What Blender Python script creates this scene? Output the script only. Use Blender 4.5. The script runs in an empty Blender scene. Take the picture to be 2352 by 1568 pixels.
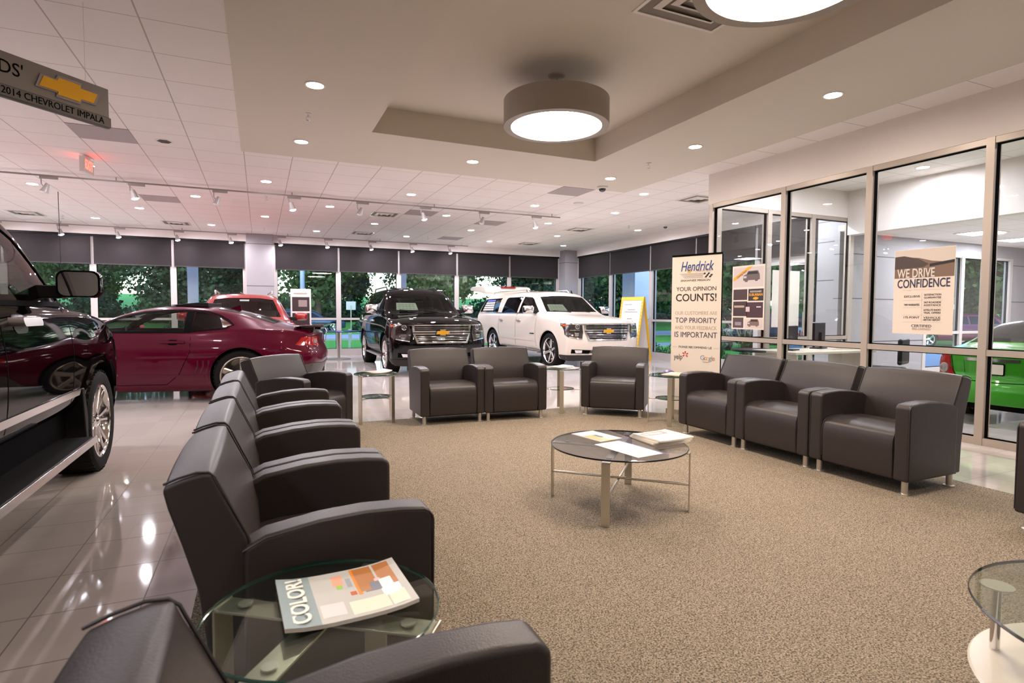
import bpy, bmesh, math, random
from mathutils import Vector, Matrix
from mathutils.bvhtree import BVHTree
random.seed(7)
PI = math.pi
S = bpy.context.scene
C = S.collection

# ---------------------------------------------------------------- camera
cam_d = bpy.data.cameras.new('camera')
cam = bpy.data.objects.new('camera', cam_d)
C.objects.link(cam)
S.camera = cam
cam_d.sensor_width = 36.0
cam_d.lens = 1299.0 / 2352 * 36
cam_d.clip_start = 0.05
cam_d.clip_end = 600
cam.matrix_world = Matrix(((0.91352842, 0.0168943, -0.40642393, 0),
                           (-0.40675797, 0.04705634, -0.91232322, 0),
                           (0.00371176, 0.99874936, 0.0498592, 1.265),
                           (0, 0, 0, 1)))
cam_d.dof.use_dof = True
cam_d.dof.focus_distance = 6.0
cam_d.dof.aperture_fstop = 5.0

# ---------------------------------------------------------------- view
S.view_settings.view_transform = 'Standard'
S.view_settings.look = 'None'
S.view_settings.exposure = 2.2
S.view_settings.gamma = 1.0
S.view_settings.use_curve_mapping = False
S.cycles.max_bounces = 9
S.cycles.diffuse_bounces = 4
S.cycles.glossy_bounces = 4
S.cycles.transparent_max_bounces = 16
S.cycles.transmission_bounces = 6
S.cycles.sample_clamp_indirect = 6.0
S.cycles.caustics_reflective = False
S.cycles.caustics_refractive = False

# ---------------------------------------------------------------- world: dusk sky
SKY_STRENGTH = 0.13
LAMP = 1.0            # overall level of the room's lamps
w = bpy.data.worlds.new('sky')
S.world = w
w.use_nodes = True
nt = w.node_tree
nt.nodes.clear()
sk = nt.nodes.new('ShaderNodeTexSky')
sk.sky_type = 'NISHITA'
sk.sun_disc = False
sk.sun_elevation = math.radians(22)
sk.sun_rotation = math.radians(200)
sk.air_density = 1.2
sk.dust_density = 0.6
bg = nt.nodes.new('ShaderNodeBackground')
bg.inputs['Strength'].default_value = SKY_STRENGTH
wo = nt.nodes.new('ShaderNodeOutputWorld')
cool = nt.nodes.new('ShaderNodeMix'); cool.data_type = 'RGBA'; cool.blend_type = 'MULTIPLY'; cool.inputs['Factor'].default_value = 1.0
cool.inputs['B'].default_value = (0.78, 0.9, 1.12, 1)
nt.links.new(sk.outputs[0], cool.inputs['A'])
nt.links.new(cool.outputs['Result'], bg.inputs[0])
nt.links.new(bg.outputs[0], wo.inputs[0])

# ---------------------------------------------------------------- materials
MATS = {}
def lin(c):
    return tuple(((x / 255.0) / 12.92 if x / 255.0 <= 0.04045 else ((x / 255.0 + 0.055) / 1.055) ** 2.4) for x in c)
def mat(name, col=(128, 128, 128), rough=0.5, metal=0.0, coat=0.0, spec=0.5, emit=None, estr=0.0, coat_rough=0.03, noise=None, bump=None):
    """col in sRGB 0-255; noise=(scale, amount) varies value; bump=(scale, strength)"""
    if name in MATS: return MATS[name]
    m = bpy.data.materials.new(name); m.use_nodes = True
    n = m.node_tree; b = n.nodes['Principled BSDF']
    c = lin(col)
    b.inputs['Base Color'].default_value = (*c, 1)
    b.inputs['Roughness'].default_value = rough
    b.inputs['Metallic'].default_value = metal
    b.inputs['Specular IOR Level'].default_value = spec
    b.inputs['Coat Weight'].default_value = coat
    b.inputs['Coat Roughness'].default_value = coat_rough
    if emit:
        b.inputs['Emission Color'].default_value = (*lin(emit), 1)
        b.inputs['Emission Strength'].default_value = estr
    m.diffuse_color = (*c, 1)
    tc = None
    if noise or bump:
        tc = n.nodes.new('ShaderNodeTexCoord')
    if noise:
        nz = n.nodes.new('ShaderNodeTexNoise'); nz.inputs['Scale'].default_value = noise[0]; nz.inputs['Detail'].default_value = 3
        n.links.new(tc.outputs['Object'], nz.inputs['Vector'])
        mx = n.nodes.new('ShaderNodeMix'); mx.data_type = 'RGBA'
        a = noise[1]
        mx.inputs['A'].default_value = (*[max(0, x * (1 - a)) for x in c], 1)
        mx.inputs['B'].default_value = (*[min(1, x * (1 + a)) for x in c], 1)
        n.links.new(nz.outputs['Fac'], mx.inputs['Factor'])
        n.links.new(mx.outputs['Result'], b.inputs['Base Color'])
    if bump:
        nb = n.nodes.new('ShaderNodeTexNoise'); nb.inputs['Scale'].default_value = bump[0]; nb.inputs['Detail'].default_value = 4
        n.links.new(tc.outputs['Object'], nb.inputs['Vector'])
        bp = n.nodes.new('ShaderNodeBump'); bp.inputs['Strength'].default_value = bump[1]; bp.inputs['Distance'].default_value = 0.01
        n.links.new(nb.outputs['Fac'], bp.inputs['Height'])
        n.links.new(bp.outputs['Normal'], b.inputs['Normal'])
    MATS[name] = m
    return m
def glass(name, tint=(255, 255, 255), mixin=0.0, col=(0, 0, 0), ior=1.45):
    """thin pane: see-through with real mirror reflections by angle; mixin adds a body colour"""
    if name in MATS: return MATS[name]
    m = bpy.data.materials.new(name); m.use_nodes = True
    n = m.node_tree; n.nodes.clear()
    out = n.nodes.new('ShaderNodeOutputMaterial')
    tr = n.nodes.new('ShaderNodeBsdfTransparent'); tr.inputs[0].default_value = (*lin(tint), 1)
    gl = n.nodes.new('ShaderNodeBsdfGlossy'); gl.inputs['Roughness'].default_value = 0.0
    lw = n.nodes.new('ShaderNodeLayerWeight'); lw.inputs['Blend'].default_value = 0.5
    pw = n.nodes.new('ShaderNodeMath'); pw.operation = 'POWER'; pw.inputs[1].default_value = 5.0; n.links.new(lw.outputs['Facing'], pw.inputs[0])
    f0 = ((ior - 1) / (ior + 1)) ** 2
    fr = n.nodes.new('ShaderNodeMath'); fr.operation = 'MULTIPLY_ADD'; fr.inputs[1].default_value = 1 - f0; fr.inputs[2].default_value = f0; n.links.new(pw.outputs[0], fr.inputs[0])
    mx = n.nodes.new('ShaderNodeMixShader')
    base = tr
    if mixin > 0:
        df = n.nodes.new('ShaderNodeBsdfDiffuse'); df.inputs[0].default_value = (*lin(col), 1)
        m2 = n.nodes.new('ShaderNodeMixShader'); m2.inputs[0].default_value = mixin
        n.links.new(tr.outputs[0], m2.inputs[1]); n.links.new(df.outputs[0], m2.inputs[2]); base = m2
    n.links.new(fr.outputs[0], mx.inputs[0]); n.links.new(base.outputs[0], mx.inputs[1]); n.links.new(gl.outputs[0], mx.inputs[2])
    n.links.new(mx.outputs[0], out.inputs[0])
    MATS[name] = m
    return m
def emis(name, col, strength):
    if name in MATS: return MATS[name]
    m = bpy.data.materials.new(name); m.use_nodes = True
    n = m.node_tree; n.nodes.clear()
    out = n.nodes.new('ShaderNodeOutputMaterial'); e = n.nodes.new('ShaderNodeEmission')
    e.inputs[0].default_value = (*lin(col), 1); e.inputs[1].default_value = strength
    n.links.new(e.outputs[0], out.inputs[0]); MATS[name] = m
    return m
def gridmat(name, base, line, px, py, ox, oy, w, rough, spec=0.5, vary=0.0, nscale=0, namt=0, bump=None, coat=0.0, wy=None):
    """tiles laid in world x/y with joints of width w"""
    m = bpy.data.materials.new(name); m.use_nodes = True
    n = m.node_tree; b = n.nodes['Principled BSDF']; L = n.links
    g = n.nodes.new('ShaderNodeNewGeometry'); sx = n.nodes.new('ShaderNodeSeparateXYZ'); L.new(g.outputs['Position'], sx.inputs[0])
    def math_(op, a, bb=None):
        q = n.nodes.new('ShaderNodeMath'); q.operation = op
        for i, v in enumerate((a, bb)):
            if v is None: continue
            if isinstance(v, (int, float)): q.inputs[i].default_value = v
            else: L.new(v, q.inputs[i])
        return q.outputs[0]
    masks = []; cells = []
    for o, p, off, ww in ((sx.outputs['X'], px, ox, w), (sx.outputs['Y'], py, oy, wy or w)):
        t = math_('DIVIDE', math_('SUBTRACT', o, off - p / 2.0), p)
        fr = math_('FRACT', t); cells.append(math_('FLOOR', t))
        d = math_('ABSOLUTE', math_('SUBTRACT', fr, 0.5))
        masks.append(math_('LESS_THAN', d, ww / p / 2))
    mk = math_('MAXIMUM', masks[0], masks[1])
    cb = lin(base)
    cx = n.nodes.new('ShaderNodeCombineXYZ'); L.new(cells[0], cx.inputs[0]); L.new(cells[1], cx.inputs[1])
    wn = n.nodes.new('ShaderNodeTexWhiteNoise'); L.new(cx.outputs[0], wn.inputs['Vector'])
    mv = n.nodes.new('ShaderNodeMix'); mv.data_type = 'RGBA'
    mv.inputs['A'].default_value = (*[x * (1 - vary) for x in cb], 1); mv.inputs['B'].default_value = (*[min(1, x * (1 + vary)) for x in cb], 1)
    L.new(wn.outputs['Value'], mv.inputs['Factor'])
    src = mv.outputs['Result']
    if nscale:
        nz = n.nodes.new('ShaderNodeTexNoise'); nz.inputs['Scale'].default_value = nscale; nz.inputs['Detail'].default_value = 4
        L.new(g.outputs['Position'], nz.inputs['Vector'])
        mm = n.nodes.new('ShaderNodeMix'); mm.data_type = 'RGBA'; mm.blend_type = 'MULTIPLY'; mm.inputs['Factor'].default_value = 1
        rr = n.nodes.new('ShaderNodeMapRange'); rr.inputs['To Min'].default_value = 1 - namt; rr.inputs['To Max'].default_value = 1 + namt
        L.new(nz.outputs['Fac'], rr.inputs['Value']); L.new(src, mm.inputs['A']); L.new(rr.outputs[0], mm.inputs['B']); src = mm.outputs['Result']
    ml = n.nodes.new('ShaderNodeMix'); ml.data_type = 'RGBA'; L.new(mk, ml.inputs['Factor']); L.new(src, ml.inputs['A']); ml.inputs['B'].default_value = (*lin(line), 1)
    L.new(ml.outputs['Result'], b.inputs['Base Color'])
    ro = math_('ADD', math_('MULTIPLY', mk, 0.5), rough); L.new(ro, b.inputs['Roughness'])
    b.inputs['Specular IOR Level'].default_value = spec
    b.inputs['Coat Weight'].default_value = coat
    MATS[name] = m
    return m

# ---------------------------------------------------------------- mesh helpers
class M:
    def __init__(s): s.v = []; s.f = []; s.mi = []; s.cur = 0
    def add(s, vs, fs, T=None):
        o = len(s.v)
        for v in vs:
            v = Vector(v)
            s.v.append(T @ v if T is not None else v)
        for f in fs: s.f.append([i + o for i in f]); s.mi.append(s.cur)
        return s
    def box(s, x0, y0, z0, x1, y1, z1, T=None):
        vs = [(x0, y0, z0), (x1, y0, z0), (x1, y1, z0), (x0, y1, z0), (x0, y0, z1), (x1, y0, z1), (x1, y1, z1), (x0, y1, z1)]
        return s.add(vs, [(0, 3, 2, 1), (4, 5, 6, 7), (0, 1, 5, 4), (1, 2, 6, 5), (2, 3, 7, 6), (3, 0, 4, 7)], T)
    def quad(s, a, b, c, d, T=None): return s.add([a, b, c, d], [(0, 1, 2, 3)], T)
    def prism(s, poly, axis, a, b, T=None):
        """poly 2-D; axis 'x': (y,z), 'y': (x,z), 'z': (x,y)"""
        def P(u, v, t): return {'x': (t, u, v), 'y': (u, t, v), 'z': (u, v, t)}[axis]
        n = len(poly)
        vs = [P(u, v, a) for u, v in poly] + [P(u, v, b) for u, v in poly]
        fs = [tuple(range(n - 1, -1, -1)), tuple(range(n, 2 * n))] + [(i, (i + 1) % n, n + (i + 1) % n, n + i) for i in range(n)]
        ar = sum(poly[i][0] * poly[(i + 1) % n][1] - poly[(i + 1) % n][0] * poly[i][1] for i in range(n))
        flip = (ar < 0) ^ (axis == 'y') ^ (b < a)
        if flip: fs = [tuple(reversed(f)) for f in fs]
        return s.add(vs, fs, T)
    def cyl(s, p0, p1, r0, r1=None, n=16, cap=True, T=None):
        p0 = Vector(p0); p1 = Vector(p1); r1 = r0 if r1 is None else r1
        d = (p1 - p0).normalized(); a = d.orthogonal().normalized(); b = d.cross(a)
        vs = []
        for p, r in ((p0, r0), (p1, r1)):
            for i in range(n):
                t = 2 * PI * i / n; vs.append(p + (a * math.cos(t) + b * math.sin(t)) * r)
        fs = [(i, (i + 1) % n, n + (i + 1) % n, n + i) for i in range(n)]
        if cap: fs += [tuple(range(n - 1, -1, -1)), tuple(range(n, 2 * n))]
        return s.add(vs, fs, T)
    def lathe(s, prof, n=24, T=None, close=False):
        """prof list of (r, z) about z"""
        vs = []; k = len(prof)
        for i in range(n):
            t = 2 * PI * i / n
            for r, z in prof: vs.append((r * math.cos(t), r * math.sin(t), z))
        fs = []
        for i in range(n):
            j = (i + 1) % n
            for q in range(k - 1 if not close else k):
                q2 = (q + 1) % k
                fs.append((i * k + q, j * k + q, j * k + q2, i * k + q2))
        return s.add(vs, fs, T)
    def tube(s, pts, r, n=8, T=None, closed=False, cap=True):
        pts = [Vector(p) for p in pts]; m = len(pts); vs = []; up = None
        for i, p in enumerate(pts):
            if closed: d = pts[(i + 1) % m] - pts[i - 1]
            else: d = pts[min(i + 1, m - 1)] - pts[max(i - 1, 0)]
            d.normalize()
            if up is None: a = d.orthogonal().normalized()
            else: a = (up - d * up.dot(d)); a = a.normalized() if a.length > 1e-6 else d.orthogonal().normalized()
            up = a; b = d.cross(a)
            rr = r[i] if isinstance(r, (list, tuple)) else r
            for k in range(n):
                t = 2 * PI * k / n; vs.append(p + (a * math.cos(t) + b * math.sin(t)) * rr)
        fs = []
        for i in range(m if closed else m - 1):
            j = (i + 1) % m
            for k in range(n): fs.append((i * n + k, i * n + (k + 1) % n, j * n + (k + 1) % n, j * n + k))
        if cap and not closed: fs += [tuple(range(n - 1, -1, -1)), tuple(range((m - 1) * n, m * n))]
        return s.add(vs, fs, T)
    def bar(s, p0, p1, wdt, thk, side=(0, 0, 1), T=None):
        """flat bar from p0 to p1; wdt across 'side x d', thk along side"""
        p0 = Vector(p0); p1 = Vector(p1); d = (p1 - p0).normalized(); sd = Vector(side); sd = (sd - d * sd.dot(d)).normalized(); q = d.cross(sd)
        vs = []
        for p in (p0, p1):
            for a, b in ((-1, -1), (1, -1), (1, 1), (-1, 1)): vs.append(p + q * a * wdt / 2 + sd * b * thk / 2)
        return s.add(vs, [(0, 1, 2, 3), (7, 6, 5, 4), (0, 4, 5, 1), (1, 5, 6, 2), (2, 6, 7, 3), (3, 7, 4, 0)], T)
    def build(s, name, m=None, parent=None, smooth=False, bevel=0, seg=3, kind=None, fixn=True, ang=35):
        me = bpy.data.meshes.new(name)
        me.from_pydata([tuple(v) for v in s.v], [], s.f)
        ms = m if isinstance(m, (list, tuple)) else [m]
        for x in ms:
            if x: me.materials.append(x)
        if len(ms) > 1: me.polygons.foreach_set('material_index', s.mi)
        if fixn:
            bm = bmesh.new(); bm.from_mesh(me); bmesh.ops.recalc_face_normals(bm, faces=bm.faces); bm.to_mesh(me); bm.free()
        o = bpy.data.objects.new(name, me); C.objects.link(o)
        if parent is not None: o.parent = parent
        if smooth or bevel:
            me.polygons.foreach_set('use_smooth', [True] * len(me.polygons))
            if not bevel: me.set_sharp_from_angle(angle=math.radians(ang))
        if bevel:
            b = o.modifiers.new('bevel', 'BEVEL'); b.width = bevel; b.segments = seg; b.limit_method = 'ANGLE'; b.angle_limit = math.radians(30)
            wn = o.modifiers.new('wn', 'WEIGHTED_NORMAL'); wn.keep_sharp = True
        if kind: o['kind'] = kind
        me.update()
        return o
def tag(o, label=None, cat=None, group=None, kind=None):
    if label: o['label'] = label
    if cat: o['category'] = cat
    if group: o['group'] = group
    if kind: o['kind'] = kind
    return o
def empty(name, loc=(0, 0, 0), rz=0, label=None, cat=None, group=None, kind=None, rot=None):
    o = bpy.data.objects.new(name, None); C.objects.link(o); o.empty_display_size = 0.1
    o.location = loc; o.rotation_euler = rot if rot else (0, 0, rz)
    return tag(o, label, cat, group, kind)
def copy_tree(o, parent=None):
    c = o.copy(); C.objects.link(c); c.parent = parent
    for ch in o.children:
        copy_tree(ch, c)
    return c
def place(o, loc, rz=0, label=None, group=None):
    o.location = loc; o.rotation_euler = (0, 0, rz)
    if label: o['label'] = label
    if group: o['group'] = group
    return o
def text(body, size, T, m, parent=None, name='lettering', extrude=0.0008, shear=0, align='CENTER', bold=0.0, space=1.0, width=None, stack=False):
    """flat raised lettering; text plane x right, y up, z out of the surface, placed by T; stretched to width when given"""
    cu = bpy.data.curves.new(name, 'FONT'); cu.body = body; cu.size = size; cu.extrude = extrude; cu.align_x = align; cu.align_y = 'CENTER'
    cu.shear = shear; cu.offset = bold; cu.space_character = space; cu.resolution_u = 3
    o = bpy.data.objects.new(name, cu); C.objects.link(o)
    dg = bpy.context.evaluated_depsgraph_get(); me = bpy.data.meshes.new_from_object(o.evaluated_get(dg))
    bpy.data.objects.remove(o); bpy.data.curves.remove(cu)
    if width and len(me.vertices):
        xs = [v.co.x for v in me.vertices]; k = width / max(1e-6, max(xs) - min(xs))
        for v in me.vertices: v.co.x *= k
    me.transform(T); me.materials.clear(); me.materials.append(m)
    o = bpy.data.objects.new(name, me); C.objects.link(o)
    if parent is not None: o.parent = parent
    return o
def face_T(origin, right, up):
    r = Vector(right).normalized(); u = Vector(up).normalized(); n = r.cross(u)
    return Matrix(((r.x, u.x, n.x, origin[0]), (r.y, u.y, n.y, origin[1]), (r.z, u.z, n.z, origin[2]), (0, 0, 0, 1)))
def rrect(x0, y0, x1, y1, r, n=4):
    p = []
    for cx, cy, a in ((x1 - r, y1 - r, 0), (x0 + r, y1 - r, 90), (x0 + r, y0 + r, 180), (x1 - r, y0 + r, 270)):
        for i in range(n + 1):
            t = math.radians(a + 90 * i / n); p.append((cx + r * math.cos(t), cy + r * math.sin(t)))
    return p
def ordw(i): return ('first', 'second', 'third', 'fourth', 'fifth', 'sixth', 'seventh', 'eighth', 'ninth', 'tenth')[i]

# common materials
m_chrome = mat('chrome', (225, 222, 222), 0.10, 1.0)
m_handle = mat('satin_chrome', (222, 216, 212), 0.32, 0.9)
m_steel = mat('brushed_steel', (206, 200, 190), 0.3, 0.85)
m_alu = mat('champagne_aluminium', (176, 164, 152), 0.38, 0.35)
m_black = mat('black_plastic', (18, 16, 17), 0.5, spec=0.2)
m_dark = mat('dark_gap', (6, 5, 6), 0.7, spec=0.04)
m_rubber = mat('tyre_rubber', (20, 18, 18), 0.75, spec=0.15, bump=(60, 0.3))
m_white = mat('white_plastic', (225, 218, 212), 0.45)
m_paper = mat('white_paper', (216, 208, 198), 0.6)
m_gold = mat('gold_emblem', (222, 164, 40), 0.3, 0.5)
m_clear = glass('clear_glass', (236, 240, 238))
# ================================================================ SETTING
H = 3.405
m_tile = gridmat('floor_tile', (190, 181, 175), (112, 104, 98), 0.406, 0.406, -0.895, 4.52, 0.006, 0.055, vary=0.05, nscale=1.5, namt=0.06)
m_ctile = gridmat('ceiling_tile', (236, 228, 224), (186, 176, 172), 0.61, 0.61, -0.77, 5.58, 0.012, 0.9, vary=0.01, nscale=180, namt=0.06, wy=0.009)
m_dry = mat('drywall_taupe', (214, 205, 192), 0.8)
m_dry2 = mat('drywall_offwhite', (226, 218, 212), 0.8)
m_panel = mat('grey_wall_panel', (150, 146, 148), 0.55)
m_groove = mat('panel_groove', (70, 68, 70), 0.7)
m_frame = mat('window_frame', (190, 182, 178), 0.45, 0.2)
m_pane = glass('window_pane', (247, 250, 250))
def carpet_mat():
    m = mat('carpet', (150, 133, 113), 0.95, spec=0.1)
    n = m.node_tree; L = n.links; b = n.nodes['Principled BSDF']
    g = n.nodes.new('ShaderNodeNewGeometry')
    nz = n.nodes.new('ShaderNodeTexNoise'); nz.inputs['Scale'].default_value = 150; nz.inputs['Detail'].default_value = 5; nz.inputs['Roughness'].default_value = 0.75
    L.new(g.outputs['Position'], nz.inputs['Vector'])
    cr = n.nodes.new('ShaderNodeValToRGB'); e = cr.color_ramp.elements
    e[0].position = 0.40; e[0].color = (*lin((64, 56, 47)), 1); e[1].position = 0.60; e[1].color = (*lin((172, 157, 136)), 1)
    L.new(nz.outputs['Fac'], cr.inputs['Fac'])
    n2 = n.nodes.new('ShaderNodeTexNoise'); n2.inputs['Scale'].default_value = 1.1; L.new(g.outputs['Position'], n2.inputs['Vector'])
    mr = n.nodes.new('ShaderNodeMapRange'); mr.inputs['To Min'].default_value = 0.9; mr.inputs['To Max'].default_value = 1.08; L.new(n2.outputs['Fac'], mr.inputs['Value'])
    mx = n.nodes.new('ShaderNodeMix'); mx.data_type = 'RGBA'; mx.blend_type = 'MULTIPLY'; mx.inputs['Factor'].default_value = 1
    L.new(cr.outputs['Color'], mx.inputs['A']); L.new(mr.outputs[0], mx.inputs['B']); L.new(mx.outputs['Result'], b.inputs['Base Color'])
    bp = n.nodes.new('ShaderNodeBump'); bp.inputs['Strength'].default_value = 0.7; bp.inputs['Distance'].default_value = 0.006
    L.new(nz.outputs['Fac'], bp.inputs['Height']); L.new(bp.outputs['Normal'], b.inputs['Normal'])
    return m
m_carpet = carpet_mat()

M().box(-9, -4.5, -0.1, 10.12, 17.42, 0).box(10.12, -4.5, -0.1, 18, 7.1, 0).build('floor', m_tile, kind='structure')
cp = [(-0.28, -4.4), (4.82, -4.4), (4.82, 5.5), (3.97, 6.57), (0.55, 6.62), (-0.28, 5.9)]
M().prism(cp, 'z', 0.0, 0.008).build('floor_carpet', m_carpet, kind='structure')
# tile ceiling, drywall soffit with a raised tray
SX0, SX1, SY1 = -0.19, 5.93, 8.44
c = M()
c.box(-9, -4.5, H, SX0, 17.42, H + .1).box(SX0, SY1, H, SX1, 17.42, H + .1).box(SX1, -4.5, H, 9.41, 17.42, H + .1).box(9.41, 6.9, H, 10.12, 17.42, H + .1)
c.build('ceiling', m_ctile, kind='structure')
RX0, RX1, RY0, RY1, RZ = 1.25, 4.345, -0.6, 6.905, 3.715
c = M()
c.box(SX0, -4.5, H - .004, RX0, SY1, H + .09).box(RX1, -4.5, H - .004, SX1, SY1, H + .09).box(RX0, RY1, H - .004, RX1, SY1, H + .09).box(RX0, -4.5, H - .004, RX1, RY0, H + .09)
c.box(RX0 - .1, RY0, H + .09, RX0, RY1, RZ + .1).box(RX1, RY0, H + .09, RX1 + .1, RY1, RZ + .1).box(RX0, RY1, H + .09, RX1, RY1 + .1, RZ + .1).box(RX0, RY0 - .1, H + .09, RX1, RY0, RZ + .1)
c.box(RX0, RY0, RZ, RX1, RY1, RZ + .1)
c.build('ceiling_soffit', m_dry, kind='structure')
M().box(9.55, -4.5, 2.76, 18, 7.0, 2.86).build('ceiling_annex', m_ctile, kind='structure')
# solid walls
M().box(-9.15, -4.5, 0, -9, 17.42, H).build('wall_left', m_dry2, kind='structure')
M().box(-9, -4.65, 0, 18, -4.5, H).build('wall_back', m_dry2, kind='structure')
M().box(18, -4.5, 0, 18.15, 7.1, 2.9).build('wall_annex', m_dry2, kind='structure')
M().box(-9, 17.22, 3.2, 10.12, 17.42, H).build('wall_far', m_dry2, kind='structure')
M().box(9.92, 7.6, 3.2, 10.12, 17.22, H).build('wall_right', m_dry2, kind='structure')
M().box(6.37, -4.5, 2.95, 6.49, 6.85, H).box(6.49, 6.73, 2.95, 9.6, 6.85, H).build('wall_office', m_dry2, kind='structure')
M().box(9.41, -4.5, 2.65, 9.6, 6.73, H).build('wall_bulkhead', m_dry2, kind='structure')
def panels(name, x0, y0, x1, y1, z1, zs):
    b = M().box(x0, y0, 0, x1, y1, z1).build(name, m_panel, kind='structure')
    g = M()
    for z in zs: g.box(x0 - .002, y0 - .002, z, x1 + .002, y1 + .002, z + .014)
    g.build('panel_groove', m_groove, b)
    return b
panels('column_window', -0.31, 17.0, 0.37, 17.34, H - .001, [3.12, 1.98, 1.0])
panels('column_corner', 9.47, 16.85, 9.98, 17.3, H - .001, [2.98, 1.9, 0.9])
panels('column_entrance', 9.8, 6.95, 10.2, 7.6, H - .001, [3.0, 2.62, 1.9, 0.75])
panels('wall_annex_panel', 9.6, 7.0, 12.15, 7.1, 2.759, [2.35, 1.55, .75])
panels('column_annex', 9.72, 6.86, 10.42, 6.999, 2.758, [2.35, 1.55, .75])
panels('wall_annex_end', 15.25, 7.0, 18, 7.1, 2.759, [2.35, 1.55, .75])
M().box(12.15, 7.0, 2.5, 15.25, 7.1, 2.759).build('wall_annex_head', m_panel, kind='structure')

WN = [0]
def window(p0, p1, z0, z1, rail=None, mw=0.06, dep=0.12, base=0.2, mat_=None, pane=None, last=False, topr=0.05, baseh=None):
    """one glazed bay between plan points p0, p1"""
    WN[0] += 1
    p0 = Vector((*p0, 0)); p1 = Vector((*p1, 0)); L = (p1 - p0).length; d = (p1 - p0) / L
    r = empty('window_%d' % WN[0], p0, math.atan2(d.y, d.x), kind='structure')
    f = M(); h = mw / 2; q = dep / 2
    f.box(-h, -q, z0, h, q, z1)
    if last: f.box(L - h, -q, z0, L + h, q, z1)
    f.box(h, -q * .9, z1 - topr, L - h, q * .9, z1)
    f.box(h, -q * .9, z0, L - h, q * .9, z0 + base)
    if rail: f.box(h, -q * .9, rail - .03, L - h, q * .9, rail + .03)
    f.build('window_frame', mat_ or m_frame, r)
    g = M()
    zz = [(z0 + base, (rail - .03) if rail else z1 - topr)] + ([(rail + .03, z1 - topr)] if rail else [])
    for a, b in zz:
        for s_ in (-1, 1):
            y = s_ * .012
            g.box(h, y - .006, a, h + .012, y + .006, b).box(L - h - .012, y - .006, a, L - h, y + .006, b).box(h, y - .006, a, L - h, y + .006, a + .01).box(h, y - .006, b - .01, L - h, y + .006, b)
    g.build('gasket', m_dark, r)
    for a, b in zz:
        M().box(h, -.003, a, L - h, .003, b).build('pane', pane or m_pane, r)
    return r
FX = [-9, -7.3, -5.56, -3.8, -2.06, -0.34]
for a, b in zip(FX[:-1], FX[1:]): window((a, 17.34), (b, 17.34), 0, 3.2, 1.08, mw=.14, last=(b == FX[-1]))
FX2 = [0.40, 2.12, 3.9, 5.76, 7.59, 9.43]
for a, b in zip(FX2[:-1], FX2[1:]): window((a, 17.34), (b, 17.34), 0, 3.2, 1.08, mw=.14, last=(b == FX2[-1]))
RY = [16.8, 14.9, 12.9, 11.1, 9.2]
for a, b in zip(RY[:-1], RY[1:]): window((10.05, a), (10.05, b), 0, 3.2, 1.08, mw=.13, dep=.16, last=(b == RY[-1]))
window((10.05, 7.66), (10.05, 7.85), 0, 3.2, 1.08)
# office storefront and its far partition
SY = [6.79, 5.47, 4.31, 3.14, 1.97, 0.80, -0.37, -1.54, -2.7, -4.4]
for a, b in zip(SY[:-1], SY[1:]): window((6.43, a), (6.43, b), 0, 2.95, 0.90, mw=.07, base=.07, mat_=m_alu, last=False, topr=.06)
PX = [6.49, 7.56, 8.57, 9.55]
for a, b in zip(PX[:-1], PX[1:]): window((a, 6.79), (b, 6.79), 0, 2.95, 0.86, mw=.09, base=.07, mat_=m_alu, topr=.06, last=(b == PX[-1]))
for a, b in ((12.18, 13.4), (13.4, 14.3), (14.3, 15.2)): window((a, 7.05), (b, 7.05), 0, 2.5, 0.9, mw=.1, last=(b == 15.2))
# entrance door leaves in the right window wall
for i, (a, b) in enumerate(((7.88, 8.5), (8.5, 9.12))):
    r = empty('door_%d' % (i + 1), (10.05, a, 0), PI / 2, kind='structure'); L = b - a
    M().box(0, -.03, 0, .1, .03, 2.42).box(L - .1, -.03, 0, L, .03, 2.42).box(.1, -.03, 2.3, L - .1, .03, 2.42).box(.1, -.03, 0, L - .1, .03, .25).box(0, -.05, 2.42, L, .05, 3.2).build('door_frame', m_frame, r)
    M().box(.1, -.004, .25, L - .1, .004, 2.3).build('pane', m_pane, r)
    hx = .14 if i == 0 else L - .14
    M().tube([(hx, .03, .9), (hx, .08, .93), (hx, .08, 1.3), (hx, .03, 1.33)], .012).build('door_handle', m_steel, r)
    if i == 1:
        ar = M().prism([(-.12, .02), (.02, .02), (.02, .08), (.14, 0), (.02, -.08), (.02, -.02), (-.12, -.02)], 'y', .006, .008, Matrix.Translation((L / 2, 0, 1.5)))
        ar.build('arrow_decal', m_white, r)

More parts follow.
